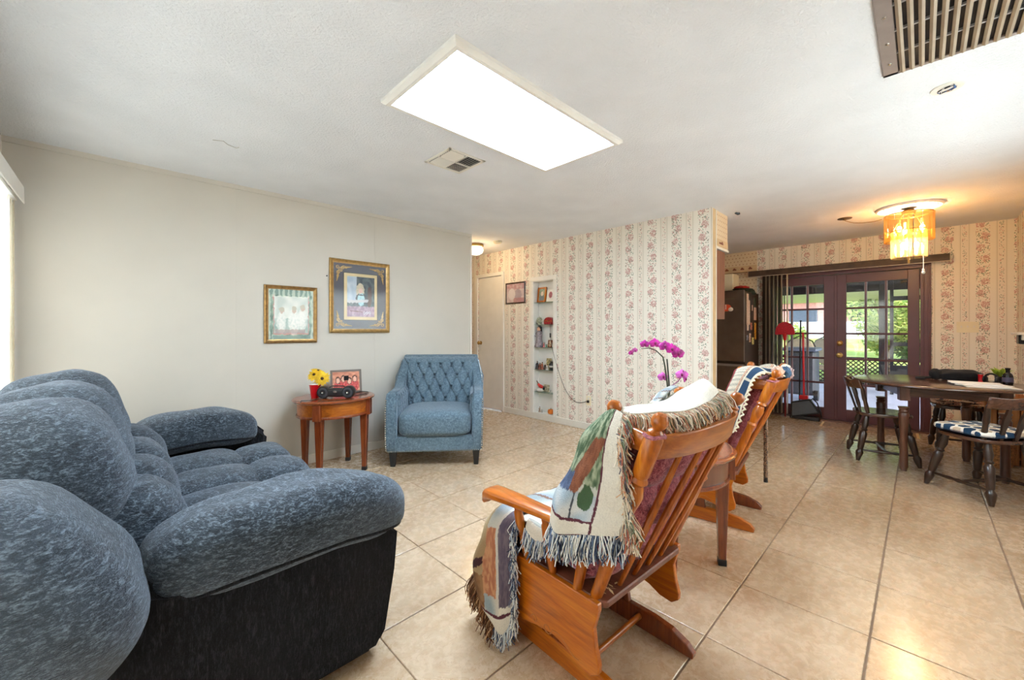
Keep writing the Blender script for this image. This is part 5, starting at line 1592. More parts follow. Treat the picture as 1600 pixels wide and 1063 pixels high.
def corner_scroll(sx, sz):
    m = MB(); X_ = w - .048; Z_ = h - .048
    def tr(pts, r=.0035): m.tube([(sx * (X_ - a), -.0105, sz * (Z_ - b)) for a, b in pts], r, 5)
    for k in range(4):
        q = k * .016
        tr([(.02 + .0 * q, .17 - q * .9), (.035 + q * .2, .13 - q), (.02 + q * .5, .085 - q * .4), (.045, .05)], .003 - k * .0003)
        tr([(.17 - q * .9, .02), (.13 - q, .030 + q * .2), (.085 - q * .4, .015 + q * .5), (.05, .045)], .003 - k * .0003)
    for cx_, cz_, r_ in ((.03, .03, .020), (.075, .035, .018), (.035, .078, .018), (.11, .03, .012), (.03, .115, .012), (.062, .062, .014)):
        m.tube([(sx * (X_ - cx_ - r_ * (1 - k / 26) * cos(k * .55)), -.0105, sz * (Z_ - cz_ - r_ * (1 - k / 26) * sin(k * .55))) for k in range(20)], .0026, 5)
    m.build('gold_corner_scroll', M_goldp, t)
for a in (-1, 1):
    for b in (-1, 1): corner_scroll(a, b)
MB().box(-w + .036, w - .036, -.0175, -.016, -h + .036, h - .036).build('glass', M_picglass, t, smooth=False)
tag(MB().ball((1.412, 3.967, 1.755), .007, 8, 6).build('nail_head', M_black), 'tiny dark nail left of the larger picture', 'nail')

# small picture on the papered wall
t, w, h = framed('framed_print', 'small dark framed pink print on the rose wallpaper by the niche', 3.963, 4.362, 1.622, 1.935, .03, .02, None, 'X', 4.149)
moulding(t, w, h, .020, .018, M_dark)
def pinkp(u, v):
    c = mixc((206, 186, 194), (226, 214, 216), .5 + nz(u, v, 5, 3) * 1.3)
    if v > .7: c = mixc(c, (196, 140, 150), .5 + nz(u, v, 9) * .8)
    if blob(u, v, .65, .4, .2, .3): c = mixc(c, (150, 140, 160), .6)
    if v < .25 and u > .4: c = mixc(c, (190, 128, 132), .7)
    if blob(u, v, .3, .45, .2, .3): c = (232, 226, 230)
    return c
picture('print', t, 1, 1, 40, 36, pinkp, lambda u, v: (-w + .018 + u * (2 * w - .036), -.006, -h + .018 + v * (2 * h - .036)))
MB().box(-w + .016, w - .016, -.0095, -.008, -h + .016, h - .016).build('glass', M_picglass, t, smooth=False)

# ============================================================ DISPLAY NICHE
nc = thing('display_niche', 'tall white recessed niche with glass shelves of knick knacks', 'wall niche', (4.15, 3.622, 0))
def LN(m, name, mat, **k):
    o = m.build(name, mat, nc, **k); o.location = (-4.15, -3.622, 0); return o
LN(MB().box(4.250, 4.256, NY0, NY1, NZ0, NZ1), 'niche_back', M_white, smooth=False)
LN(MB().box(4.145, 4.251, NY0, NY0 + .006, NZ0, NZ1).box(4.145, 4.251, NY1 - .006, NY1, NZ0, NZ1).box(4.145, 4.251, NY0, NY1, NZ1 - .006, NZ1).box(4.145, 4.251, NY0, NY1, NZ0 - .002, NZ0 + .006), 'niche_lining', M_white, smooth=False)
for a in ((NY0 - .058, NY0, NZ0, NZ1), (NY1, NY1 + .058, NZ0, NZ1), (NY0 - .058, NY1 + .058, NZ1 + .0005, NZ1 + .06)):
    LN(MB().box(4.136, 4.1485, a[0], a[1], a[2], a[3]), 'casing', M_white, smooth=False, bevel=.003)
SH = (1.622, 1.312, 1.000, .690, .376)
for z in SH:
    LN(MB().box(4.148, 4.249, NY0 + .006, NY1 - .006, z - .006, z), 'glass_shelf', glassy('shelf_glass', (.72, .86, .82), .10) if z == SH[0] else bpy.data.materials['shelf_glass'], smooth=False)
def small(name, label, cat, y, z, group=None): return thing(name, label, cat, (4.195, y, z), -90, group)   # local -y faces the room
t = small('photo_frame', 'brown wooden photo frame on the top shelf of the niche', 'picture frame', 3.70, SH[0])
Tt = Matrix.Rotation(radians(-8), 4, 'X')
m = MB()
for a in ((-.075, .075, 0, .022), (-.075, .075, .19, .212), (-.075, -.053, 0, .212), (.053, .075, 0, .212)): m.box(a[0], a[1], -.01, .01, a[2], a[3], Tt)
m.build('frame', M_oak, t, smooth=False)
picture('photograph', t, 1, 1, 24, 32, lambda u, v: (222, 206, 190) if blob(u, v, .5, .6, .22, .2) else ((120, 132, 138) if blob(u, v, .5, .15, .4, .4) else mixc((120, 140, 120), (170, 176, 150), .5 + nz(u, v, 6))),
        lambda u, v: Tt @ Vector((-.054 + u * .108, 0, .02 + v * .172)))
t = small('photo_frame', 'white oval photo card beside the brown frame in the niche', 'picture frame', 3.545, SH[0])
MB().box(-.058, .058, -.006, .004, 0, .17, Tt).build('card', M_white, t, smooth=False)
MB().lathe([(0, 0), (.030, 0), (.030, .003), (0, .003)], 20, Tt @ Matrix.Translation((.008, -.006, .095)) @ Matrix.Rotation(pi / 2, 4, 'X') @ Matrix.Diagonal((1, 1.5, 1, 1))).build('oval_picture', plain('oval_rose', (190, 120, 130), .6, var=.4, sc=60), t)
def figurine(name, label, y, z, h, body, head, cat='figurine', hair=None, wide=.5, group=None, x=4.195):
    t = thing(name, label, cat, (x, y, z), -90, group)
    mb_ = plain('fig_%s_%d' % (name, int(y * 1000)), body, .5, var=.25, sc=40)
    mh_ = plain('figh_%s_%d' % (name, int(y * 1000)), head, .5)
    MB().lathe([(0, 0), (h * wide * .5, 0), (h * wide * .48, h * .08), (h * wide * .30, h * .40), (h * .13, h * .60), (h * .16, h * .72), (h * .07, h * .80), (0, h * .81)], 16).build('body', mb_, t)
    for s_ in (-1, 1):
        MB().tube([(s_ * h * .14, 0, h * .72), (s_ * h * .22, -h * .05, h * .58), (s_ * h * .12, -h * .14, h * .52)], h * .035, 6).build('arm', mb_, t)
    hd = MB().ball((0, 0, h * .88), h * .10, 12, 8, (1, 1, 1.15)).build('head', mh_, t)
    if hair:
        MB().ball((0, h * .02, h * .90), h * .115, 12, 8, (1, 1, 1.1)).build('hair', plain('hair_%d' % int(y * 1000), hair, .7), hd)
    return t
# second shelf : white swan like teapot, red heart box
t = small('teapot', 'small green and white teapot on the second niche shelf', 'teapot', 3.735, SH[1])
MB().lathe([(0, 0), (.028, 0), (.024, .012), (.042, .04), (.044, .065), (.03, .09), (.034, .095), (0, .10)], 20).build('pot_body', plain('sage_china', (150, 158, 138), .3, var=.3, sc=50), t)
MB().tube([(.035, 0, .045), (.058, 0, .06), (.068, 0, .085)], [.010, .007, .005], 8).build('spout', M_white, t)
MB().tube([(-.038, 0, .08), (-.062, 0, .075), (-.06, 0, .045), (-.04, 0, .035)], .005, 8).build('handle', M_white, t)
MB().ball((0, 0, .108), .011, 10, 8).build('lid_knob', M_white, t)
t = small('china_cup', 'tiny white china cup between teapot and red box', 'cup', 3.665, SH[1])
MB().lathe([(0, 0), (.012, 0), (.014, .004), (.023, .034), (.021, .034), (.012, .006), (0, .005)], 16).build('bowl', M_white, t)
MB().tube([(.020, 0, .03), (.032, 0, .022), (.018, 0, .01)], .003, 6).build('handle', M_white, t)
t = small('trinket_box', 'domed dark red trinket box on the second niche shelf', 'box', 3.55, SH[1])
MB().prism([(-.075, 0), (.075, 0), (.078, .045), (.07, .07), (.045, .092), (0, .10), (-.045, .092), (-.07, .07), (-.078, .045)], -.035, .035, 'y').build('box_body', plain('red_lacquer', (150, 30, 36), .4, var=.5, sc=60), t, bevel=.006, seg=2)
MB().box(-.076, .076, -.038, -.034, .043, .049).build('lid_band', M_brass, t, smooth=False)
MB().lathe([(0, 0), (.008, 0), (.008, .006), (0, .006)], 10, Matrix.Translation((0, -.036, .046)) @ Matrix.Rotation(pi / 2, 4, 'X')).build('clasp', M_brass, t)
# third shelf : tall doll, small figurines, framed card
t = figurine('doll', 'tall doll with long black hair and lace skirt on the third shelf', 3.742, SH[2], .285, (150, 140, 146), (226, 176, 150), 'doll', wide=.42)
MB().sell((0, .018, .215), (.034, .022, .075), .8, .8, 20, 14).build('long_hair', plain('black_hair', (24, 18, 20), .5), t)
MB().sell((0, .012, .262), (.034, .028, .028), .8, .8, 20, 12).build('hair_top', bpy.data.materials['black_hair'], t)
m = MB()
for k in range(18):
    a = 2 * pi * k / 18; m.sell((.055 * cos(a), .045 * sin(a), .012), (.014, .012, .012), .9, .9, 8, 6)
m.build('lace_hem', plain('lace_grey', (120, 112, 128), .9, var=.4, sc=80), t)
figurine('figurine', 'tiny pink clad figurine right of the tall doll', 3.655, SH[2], .062, (206, 120, 120), (226, 190, 170), hair=(90, 60, 40))
figurine('figurine', 'tiny green figurine between pink figurine and framed card', 3.605, SH[2], .05, (80, 120, 96), (214, 190, 160), hair=(220, 220, 216))
t = small('photo_frame', 'little reddish framed portrait on the third niche shelf', 'picture frame', 3.548, SH[2])
m = MB()
for a in ((-.033, .033, 0, .01), (-.033, .033, .09, .10), (-.033, -.023, 0, .10), (.023, .033, 0, .10)): m.box(a[0], a[1], -.006, .006, a[2], a[3], Tt)
m.build('frame', M_cherry, t, smooth=False)
MB().box(-.024, .024, -.001, .002, .009, .091, Tt).build('photograph', plain('tiny_photo', (196, 160, 130), .6, var=.5, sc=50), t, smooth=False)
# fourth shelf : row of figurines
for y, h_, bd_, hd_, hr_, lb in ((3.765, .11, (46, 40, 44), (210, 176, 150), (40, 30, 26), 'black dressed figurine at the left of the fourth niche shelf'),
                        (3.72, .09, (120, 60, 44), (216, 180, 150), (90, 50, 30), 'russet figurine second from left on the fourth shelf'),
                        (3.675, .10, (150, 84, 60), (216, 180, 150), (60, 40, 30), 'brown and orange figurine in the middle of the fourth shelf'),
                        (3.622, .085, (60, 46, 44), (206, 190, 160), (226, 220, 200), 'dark figurine with pale hair on the fourth shelf'),
                        (3.585, .075, (226, 222, 214), (226, 196, 176), (80, 60, 50), 'little white figurine before the tan card on the fourth shelf')):
    figurine('figurine', lb, y, SH[3], h_, bd_, hd_, hair=hr_, wide=.55, x=4.185)
t = thing('greeting_card', 'tan picture card standing behind figurines on the fourth shelf', 'card', (4.235, 3.60, SH[3]), -90)
MB().box(-.045, .045, -.002, .002, 0, .155, Matrix.Rotation(radians(-4), 4, 'X')).build('card_face', plain('tan_card', (186, 168, 120), .7, var=.4, sc=40), t, smooth=False)
t = small('vase', 'black lidded vase at the right end of the fourth shelf', 'vase', 3.515, SH[3])
MB().lathe([(0, 0), (.026, 0), (.024, .01), (.038, .05), (.036, .085), (.016, .108), (.02, .118), (0, .12)], 20).build('vase_body', M_black, t)
MB().lathe([(.0362, .04), (.0385, .05), (.038, .062), (.037, .064)], 20).build('painted_band', plain('vase_band', (190, 186, 176), .4), t)
# fifth shelf : cardinal bird sculpture on card
t = small('bird_ornament', 'red bird ornament with brown branch on the fifth shelf', 'ornament', 3.70, SH[4])
MB().sell((-.01, 0, .075), (.045, .022, .024), .9, .9, 20, 12, M=Matrix.Rotation(radians(18), 4, 'Y')).build('bird_body', plain('bird_red', (196, 40, 36), .5, var=.2, sc=40), t)
MB().ball((-.045, 0, .096), .018, 12, 8).build('bird_head', bpy.data.materials['bird_red'], t)
MB().tube([(-.06, 0, .098), (-.078, 0, .094)], [.006, .001], 6).build('beak', M_yel, t)
MB().tube([(-.10, .01, .15), (-.06, .01, .105), (.0, .01, .08), (.08, .01, .07)], [.004, .007, .008, .005], 8).build('branch', M_bark, t)
MB().sell((-.02, 0, .022), (.055, .026, .022), .7, .7, 20, 10).build('snow_base', M_white, t)
MB().sell((.045, 0, .05), (.018, .012, .022), .8, .8, 14, 10).build('black_wing', M_black, t)
t = thing('greeting_card', 'beige card leaning behind the red bird ornament', 'card', (4.24, 3.645, SH[4]), -90)
MB().box(-.05, .05, -.002, .002, 0, .10, Matrix.Rotation(radians(-4), 4, 'X')).build('card_face', plain('beige_card', (190, 180, 150), .7, var=.3, sc=40), t, smooth=False)
figurine('figurine', 'small clear white figurine at the right of the fifth shelf', 3.53, SH[4], .055, (210, 212, 204), (220, 220, 214))
# niche floor
figurine('figurine', 'small brown and white animal figurine on the niche floor', 3.73, NZ0 + .006, .075, (150, 130, 110), (230, 226, 214), hair=(90, 70, 56))
figurine('figurine', 'tiny grey figurine beside the brown animal on the niche floor', 3.69, NZ0 + .006, .05, (140, 140, 130), (206, 190, 170))
t = thing('pumpkin_ornament', 'orange pumpkin ornament at the right of the niche floor', 'ornament', (4.195, 3.53, NZ0 + .006), -90)
M_or = plain('pumpkin_orange', (216, 120, 36), .5)
for k in range(8):
    a = 2 * pi * k / 8
    MB().sell((.022 * cos(a), .018 * sin(a), .034), (.022, .018, .032), .9, .9, 14, 10, M=Matrix.Rotation(a, 4, 'Z')).build('pumpkin_rib', M_or, t)
MB().rod((0, 0, .06), (.004, 0, .085), .005, 8, .003).build('stalk', M_bark, t)
# lamp cord and outlet
c0 = [(4.19, 3.51, SH[1] + .012), (4.14, 3.492, SH[1] + .01), (4.135, 3.488, 1.22), (4.134, 3.484, 1.15), (4.135, 3.455, 1.0), (4.14, 3.36, .72), (4.14, 3.26, .50), (4.142, 3.17, .385), (4.142, 3.08, .325), (4.142, 2.98, .325), (4.135, 2.905, .352)]
tag(MB().tube([catmull(c0, k / 50) for k in range(51)], .0032, 6).build('power_cord', plain('grey_cord', (110, 106, 100), .6)), 'thin grey cord trailing from the niche down the wallpaper to the outlet', 'cord')
tag(MB().box(-.006, .006, -.009, .009, -.03, .03).build('cord_switch', M_black), 'small black in-line switch on the niche cord', 'switch').location = (4.134, 3.486, 1.165)
ot = thing('wall_outlet', 'ivory wall outlet with black plug low on the rose wallpaper', 'outlet', (4.15, 2.879, .36), -90)
MB().box(-.036, .036, -.006, 0, -.058, .058).build('cover_plate', M_ivory, ot, smooth=False, bevel=.002)
MB().box(-.014, .014, -.028, -.006, -.022, .008).build('plug', M_black, ot, smooth=False, bevel=.003)
MB().box(-.012, .012, -.0075, -.006, .018, .042).build('socket', M_trim, ot, smooth=False)

# ============================================================ KITCHEN SIDE
kc = thing('kitchen_cabinet', 'brown upper kitchen cabinet behind the end of the papered wall', 'cabinet', (4.40, 1.95, 1.35))
M_cab = wood('cabinet_wood', (96, 58, 44), (122, 78, 60), (140, 92, 72), 2, rough=.5, coat=.1)
MB().box(-.143, .143, -.505, .6, 0, .70).build('cabinet_body', M_cab, kc, smooth=False)
for k in range(2):
    dd = MB().box(.143, .162, -.50 + k * .55, .04 + k * .55, .01, .69).build('door', M_cab, kc, smooth=False, bevel=.004)
    MB().ball((.172, -.02 + k * .12, .08), .014, 10, 8).build('knob', M_brass, dd)
sf = struct(MB().box(4.262, 4.60, 1.435, 3.3, 2.075, CEIL).build('soffit', M_dot_y, smooth=False))
MB().box(4.258, 4.612, 1.425, 3.3, 2.055, 2.078).build('soffit_trim', M_trim, sf, smooth=False, bevel=.003)
MB().box(4.262, 4.598, 1.4305, 1.436, 2.09, 2.16).build('soffit_border', bpy.data.materials['border_band'], sf, smooth=False)
MB().box(4.34, 4.39, 1.428, 1.432, 2.112, 2.13).box(4.40, 4.45, 1.428, 1.432, 2.112, 2.13).box(4.41, 4.44, 1.428, 1.432, 2.13, 2.142).build('border_motif', bpy.data.materials['border_motif'], sf, smooth=False)

fg = thing('refrigerator', 'dark stainless refrigerator with magnets and notes on its side', 'refrigerator', (6.40, 2.05, 0))
MB().box(-.30, .345, -.37, .37, .02, 1.77).build('body', M_fside, fg, smooth=False, bevel=.006)
MB().box(-.345, -.303, -.37, .37, .80, 1.785).build('fridge_door', M_steel, fg, smooth=False, bevel=.008)
dr2 = MB().box(-.345, -.303, -.37, .37, .06, .765).build('freezer_drawer', M_steel, fg, smooth=False, bevel=.008)
MB().box(-.352, -.340, -.36, .36, .735, .765).build('drawer_handle', M_kick, dr2, smooth=False, bevel=.003)
MB().box(-.30, .3, -.36, .36, 0, .03).build('kick_plate', M_black, fg, smooth=False)
MB().box(-.352, -.344, -.374, -.364, .80, 1.78).build('door_edge_strip', M_kick, fg, smooth=False)
MB().box(-.347, -.344, -.25, -.13, 1.665, 1.672).build('name_badge', plain('badge_dull', (120, 112, 90), .5, .5), fg, smooth=False)
def mag(name, label, x, z, w, h, col, cat='magnet', y=1.680, group=None, var=.1):
    o = MB().box(-w / 2, w / 2, -.005, 0, -h / 2, h / 2).build(name, plain('mag_%d_%d' % (int(x * 100), int(z * 100)), col, .6, var=var, sc=60), None, smooth=False, bevel=.001)
    o.location = (x, y, z); return tag(o, label, cat, group)
mag('note_paper', 'long pale shopping note on the refrigerator side', 6.23, 1.48, .14, .34, (214, 190, 170), 'note')
mag('note_paper', 'small pale note above the long note on the refrigerator', 6.20, 1.69, .08, .10, (220, 196, 180), 'note')
mag('note_paper', 'square pale card at the right of the long note', 6.56, 1.47, .12, .18, (200, 170, 150), 'note')
mag('fridge_magnet', 'yellow tall magnet strip low on the refrigerator side', 6.57, 1.22, .075, .24, (206, 150, 50), var=.3)
mag('fridge_magnet', 'small white square magnet under the long note', 6.21, 1.27, .07, .08, (220, 204, 190))
mag('fridge_magnet', 'pinkish round cornered magnet right of the white one', 6.37, 1.29, .07, .10, (186, 120, 100), var=.4)
mag('fridge_magnet', 'blue and white little magnet lowest left', 6.19, 1.13, .05, .07, (150, 156, 180), var=.5)
mag('fridge_magnet', 'pale picture magnet in the lowest row', 6.31, 1.13, .08, .12, (206, 170, 150), var=.4)
mag('fridge_magnet', 'cream striped magnet beside the yellow strip', 6.45, 1.08, .08, .10, (220, 196, 130), var=.4)
mag('fridge_magnet', 'tiny light magnet between the notes', 6.42, 1.55, .03, .08, (220, 200, 190))
mag('fridge_magnet', 'dark green magnet high on the refrigerator side', 6.55, 1.64, .10, .12, (60, 70, 50), var=.5)
# helmet sticker magnet on the fridge front
hm = thing('helmet_magnet', 'orange and white helmet shaped magnet on the refrigerator front', 'magnet', (6.050, 1.90, 1.545))
MB().sell((-.004, 0, 0), (.004, .062, .048), .9, .8, 24, 12).build('helmet_shell', plain('helmet_orange', (200, 74, 40), .5), hm)
MB().sell((-.006, -.055, -.022), (.004, .032, .026), .9, .8, 16, 10).build('face_guard', plain('helmet_white', (222, 206, 190), .5), hm)
MB().box(-.0095, -.008, .0, .012, -.02, .045).build('helmet_stripe', bpy.data.materials['helmet_white'], hm, smooth=False)
bk = thing('fruit_basket', 'red and green cloth topped basket on the refrigerator edge', 'basket', (6.42, 1.80, 1.77))
MB().lathe([(0, 0), (.09, 0), (.12, .05), (.125, .055), (.0, .052)], 20, sx=1.6).build('basket_bowl', plain('basket_green', (30, 46, 30), .8, var=.3, sc=60), bk)
MB().sell((-.04, 0, .065), (.14, .09, .03), .8, .8, 20, 10, dent=wig(.015, 3)).build('red_cloth', plain('cloth_red', (170, 36, 30), .7), bk)
MB().sell((.07, -.10, .0), (.12, .03, .05), .8, .8, 20, 10, dent=wig(.012, 3, 4)).build('green_cloth', bpy.data.materials['basket_green'], bk)
cb = MB().box(-.14, .14, -.22, .22, 0, .30).build('white_box', M_ivory, None, smooth=False, bevel=.01)
cb.location = (6.60, 2.16, 1.77); tag(cb, 'white box on top of the refrigerator against the wall', 'box')

# valance and stacked vertical vanes of the french doors
vv = thing('vertical_blinds', 'brown valance with stacked brown vertical vanes pushed left of the french doors', 'blinds', (6.80, .80, 2.03))
MB().box(-.05, -.035, -1.035, 1.02, .0, .085).build('valance', plain('brown_valance', (66, 50, 40), .6, var=.2, sc=12), vv, smooth=False, bevel=.003)
MB().box(-.052, .085, -1.037, -1.030, -.003, .088).box(-.052, .085, 1.018, 1.024, -.003, .088).box(-.052, -.034, -1.035, 1.02, -.004, .002).build('valance_edge', M_creamv, vv, smooth=False)
MB().box(-.02, .03, -1.02, 1.0, .03, .06).build('headrail', M_creamv, vv, smooth=False)
k = 0
for y in [.60 + i * .0165 for i in range(15)] + [.535, .57]:
    yy = y + .0
    q = MB().box(-.034, .034, -.0012, .0012, -1.985, .03).build('vane', M_brownv if k % 3 else M_creamv, vv, smooth=False)
    q.location = (0, yy, 0); q.rotation_euler = (0, 0, radians(random.uniform(-5, 5))); k += 1
MB().box(-.05, .05, .50, .60, -2.03, -2.005).build('bottom_weight', M_kick, vv, smooth=False)

# broom, dustpan, stick leaning on the left door
br = thing('broom', 'upturned broom with red fan bristles leaning on the left french door', 'broom', (6.735, 1.345, 0))
MB().rod((0, 0, .01), (.035, .015, 1.22), .011, 10).build('handle', plain('dark_red_stick', (120, 24, 34), .4), br)
fan = [(-.028, 1.245), (-.115, 1.19), (-.118, 1.215), (-.105, 1.28), (-.07, 1.335), (-.02, 1.365), (.02, 1.366), (.07, 1.34), (.105, 1.29), (.118, 1.22), (.115, 1.19), (.028, 1.245)]
fan = [(y, z - .02) for y, z in fan]
MB().prism([(-.116, 1.17), (.116, 1.17), (.116, 1.215), (.104, 1.27), (.07, 1.325), (.02, 1.352), (-.02, 1.352), (-.07, 1.325), (-.104, 1.27), (-.116, 1.215)], -.018, .018, 'x', Matrix.Translation((.03, .012, 0))).build('fan_head', plain('bristle_red', (176, 16, 40), .5, var=.3, sc=80, bump=.6, bsc=150), br, bevel=.005)
MB().rod((.028, .012, 1.09), (.032, .014, 1.19), .018, 10, .03).build('socket', M_red, br)
bs = thing('mop_handle', 'plain black pole leaning between the broom and the dustpan', 'pole', (6.83, 1.20, 0))
MB().rod((0, 0, .005), (.05, -.008, 1.36), .010, 10).build('pole', M_black, bs)
MB().ball((.05, -.008, 1.36), .014, 10, 8).build('end_cap', M_black, bs)
dp = thing('dustpan', 'long handled grey dustpan with red pole against the left door', 'dustpan', (6.78, 1.12, .0))
MB().rod((.02, .02, .30), (.105, .045, 1.20), .013, 10).build('handle', M_red, dp)
Td = Matrix.Translation((-.02, 0, .08)) @ Matrix.Rotation(radians(-16), 4, 'X')
M_pan = plain('pan_grey', (84, 92, 100), .5)
MB().prism([(-.15, .0), (.15, .0), (.10, .17), (-.10, .17)], -.012, .0, 'x', Td @ Matrix.Translation((-.03, .0, 0))).build('pan_face', M_pan, dp, smooth=False, bevel=.003)
MB().prism([(-.165, -.02), (.165, -.02), (.165, .02), (.11, .19), (-.11, .19), (-.165, .02)], .0, .06, 'x', Td @ Matrix.Translation((-.03, .0, 0))).build('pan_back', M_black, dp, smooth=False, bevel=.006)
MB().tube([(.0, -.06, .27), (.0, -.08, .30), (.01, -.13, .24), (.0, -.17, .12), (0, -.18, .05)], .008, 8).build('wire_bail', M_black, dp)
MB().box(-.02, .05, -.05, .05, -.01, .05, Matrix.Translation((0, .02, .28))).build('pan_socket', M_red, dp, smooth=False, bevel=.01)
MB().box(-.05, .04, -.16, .16, .0, .05).build('pan_foot', M_black, dp, smooth=False, bevel=.006)

# doormat
rgm = thing('doormat', 'flat woven brown mat in front of the french doors', 'rug', (6.63, .47, 0), 2)
MB().box(-.16, .16, -.43, .43, 0, .008).build('mat', plain('mat_brown', (150, 124, 102), .95, var=.3, sc=40, bump=.6, bsc=200), rgm, smooth=False, bevel=.003)
m = MB()
for i in range(40):
    for s_ in (-1, 1):
        m.box(-.158 + i * .008, -.155 + i * .008, s_ * .43, s_ * .455, .001, .004)
m.build('mat_fringe', M_cream_mat, rgm, smooth=False)['kind'] = 'stuff'

# switch plate, wall shelf
sw = thing('switch_plate', 'ivory triple switch plate on the rose wallpaper right of the doors', 'light switch', (6.889, -.37, 1.27), -90)
MB().box(-.085, .085, -.006, 0, -.062, .062).build('cover_plate', M_ivory, sw, smooth=False, bevel=.002)
for x in (-.048, 0, .048): MB().box(x - .006, x + .006, -.016, -.006, -.004, .016).build('toggle', M_trim, sw, smooth=False)
ws = thing('wall_shelf', 'small white shelf bracket on the right wall with a dark holder', 'shelf', (6.40, -.72, 1.16))
MB().box(-.2, .2, 0, .07, .03, .055).build('shelf_board', M_white, ws, smooth=False, bevel=.003)
MB().box(-.18, -.14, 0, .04, -.02, .03).build('bracket', M_white, ws, smooth=False, bevel=.003)
MB().box(-.10, .05, .01, .05, -.06, .03).build('holder', M_black, ws, smooth=False, bevel=.006)

# ============================================================ DINING TABLE AND CHAIRS
LEGP = [(0, .020), (.03, .024), (.06, .030), (.50, .026), (.70, .034), (.78, .038), (.80, .030), (.82, .036), (.84, .030), (.86, .036), (.88, .040)]
dt = thing('dining_table', 'dark oval wooden dining table with turned legs', 'dining table', (5.31, -.095, 0), 17)
MB().lathe([(0, .742), (.54, .742), (.56, .746), (.572, .754), (.572, .762), (.565, .769), (.55, .772), (0, .772)], 64, sx=1.0, sy=1.03).build('table_top', M_dark_x, dt, ang=50)
for i in range(4):
    a = pi / 4 + i * pi / 2
    lx, ly = .305 * sqrt(2) * cos(a), .305 * sqrt(2) * sin(a)
    MB().turned((lx, ly, 0), (lx, ly, .64), LEGP, 16).build('leg', M_table, dt)
    MB().box(lx - .034, lx + .034, ly - .034, ly + .034, .62, .742).build('leg_block', M_table, dt, smooth=False, bevel=.003)
for s_ in (-1, 1):
    MB().box(-.28, .28, s_ * .305 - .011, s_ * .305 + .011, .655, .742).build('apron', M_dark_x, dt, smooth=False)
    MB().box(s_ * .305 - .011, s_ * .305 + .011, -.28, .28, .655, .742).build('apron', M_dark_x, dt, smooth=False)

CL = [(0, .013), (.05, .018), (.14, .027), (.19, .030), (.25, .018), (.28, .023), (.50, .028), (.60, .030), (.65, .019), (.68, .028), (.71, .019), (.80, .027), (1, .017)]
def captain(label, x, y, yaw, cushion=None):
    t = thing('dining_chair', label, 'chair', (x, y, 0), yaw, 'low backed wooden dining chairs')
    # local: faces +y
    def seatfn(q, p):
        q = q.copy()
        if p[2] > .3: q.z -= .010 * max(0, 1 - (p[0] ** 2 + p[1] ** 2))
        return q
    MB().sell((0, 0, .437), (.215, .205, .018), .35, .62, 40, 10, dent=seatfn).build('seat', M_dark_x, t, ang=50)
    feet = []
    for sx in (-1, 1):
        for sy in (-1, 1):
            a = (sx * .215, sy * .215, 0); b = (sx * .135, sy * .13, .427); feet.append((a, b))
            MB().turned(a, b, CL, 14).build('leg', M_dark, t)
    ST = [(0, .008), (.2, .010), (.35, .014), (.42, .010), (.5, .017), (.58, .010), (.65, .014), (.8, .010), (1, .008)]
    for sx in (-1, 1):
        MB().turned((sx * .196, -.195, .10), (sx * .196, .195, .10), ST, 10).build('side_stretcher', M_dark, t)
    MB().turned((-.196, 0, .10), (.196, 0, .10), ST, 10).build('cross_stretcher', M_dark, t)
    # back: flat sculpted spindles and thick curved crest
    n = 16
    pts = [Vector((-.205, -.175, 0)), Vector((-.12, -.235, 0)), Vector((0, -.255, 0)), Vector((.12, -.235, 0)), Vector((.205, -.175, 0))]
    vs = []; fs = []
    for i in range(n + 1):
        p = catmull(pts, i / n); d = (catmull(pts, min(1, i / n + .02)) - catmull(pts, max(0, i / n - .02))).normalized()
        nrm = Vector((-d.y, d.x, 0)); e = sin(pi * i / n)
        wav = .010 * e + .006 * cos(2 * pi * 2 * i / n)
        for sg, zz in ((-1, .680), (1, .680), (1, .758 + wav), (-1, .758 + wav)):
            vs.append(p + nrm * .011 * sg + Vector((0, -.02 * (zz - .68) / .08, zz)))
    for i in range(n):
        for j in range(4): fs.append((i * 4 + j, i * 4 + (j + 1) % 4, i * 4 + 4 + (j + 1) % 4, i * 4 + 4 + j))
    fs += [(3, 2, 1, 0), (n * 4, n * 4 + 1, n * 4 + 2, n * 4 + 3)]
    MB().add(vs, fs).build('crest_rail', M_dark_x, t, ang=50, bevel=.003)
    for k, u in enumerate((.04, .27, .5, .73, .96)):
        p = catmull(pts, u); bx_, by_ = p.x * .86, p.y * .72
        if k in (0, 4):
            MB().turned((bx_, by_, .445), (p.x, p.y, .70), [(0, .013), (.2, .018), (.45, .015), (.55, .020), (.75, .018), (1, .013)], 12).build('back_post', M_dark, t)
        else:
            a = Vector((bx_, by_, .445)); b = Vector((p.x, p.y, .69))
            m = MB(); d = (b - a).normalized(); s_ = Vector((1, 0, 0)); nn = d.cross(s_).normalized()
            vs = []; fs = []
            ws_ = [.012, .018, .014, .022, .024, .016, .012]
            for i, w_ in enumerate(ws_):
                c = a.lerp(b, i / 6)
                for q1, q2 in ((-1, -1), (1, -1), (1, 1), (-1, 1)): vs.append(c + s_ * w_ * q1 + nn * .007 * q2)
            for i in range(6):
                for j in range(4): fs.append((i * 4 + j, i * 4 + (j + 1) % 4, i * 4 + 4 + (j + 1) % 4, i * 4 + 4 + j))
            m.add(vs, fs).build('back_splat', M_dark, t, ang=60)
    return t
captain('dark low backed chair at the near left end of the dining table', 5.27, .27, 195)
captain('dark low backed chair nearest the camera with a blue hexagon cushion', 4.67, -.33, -42)
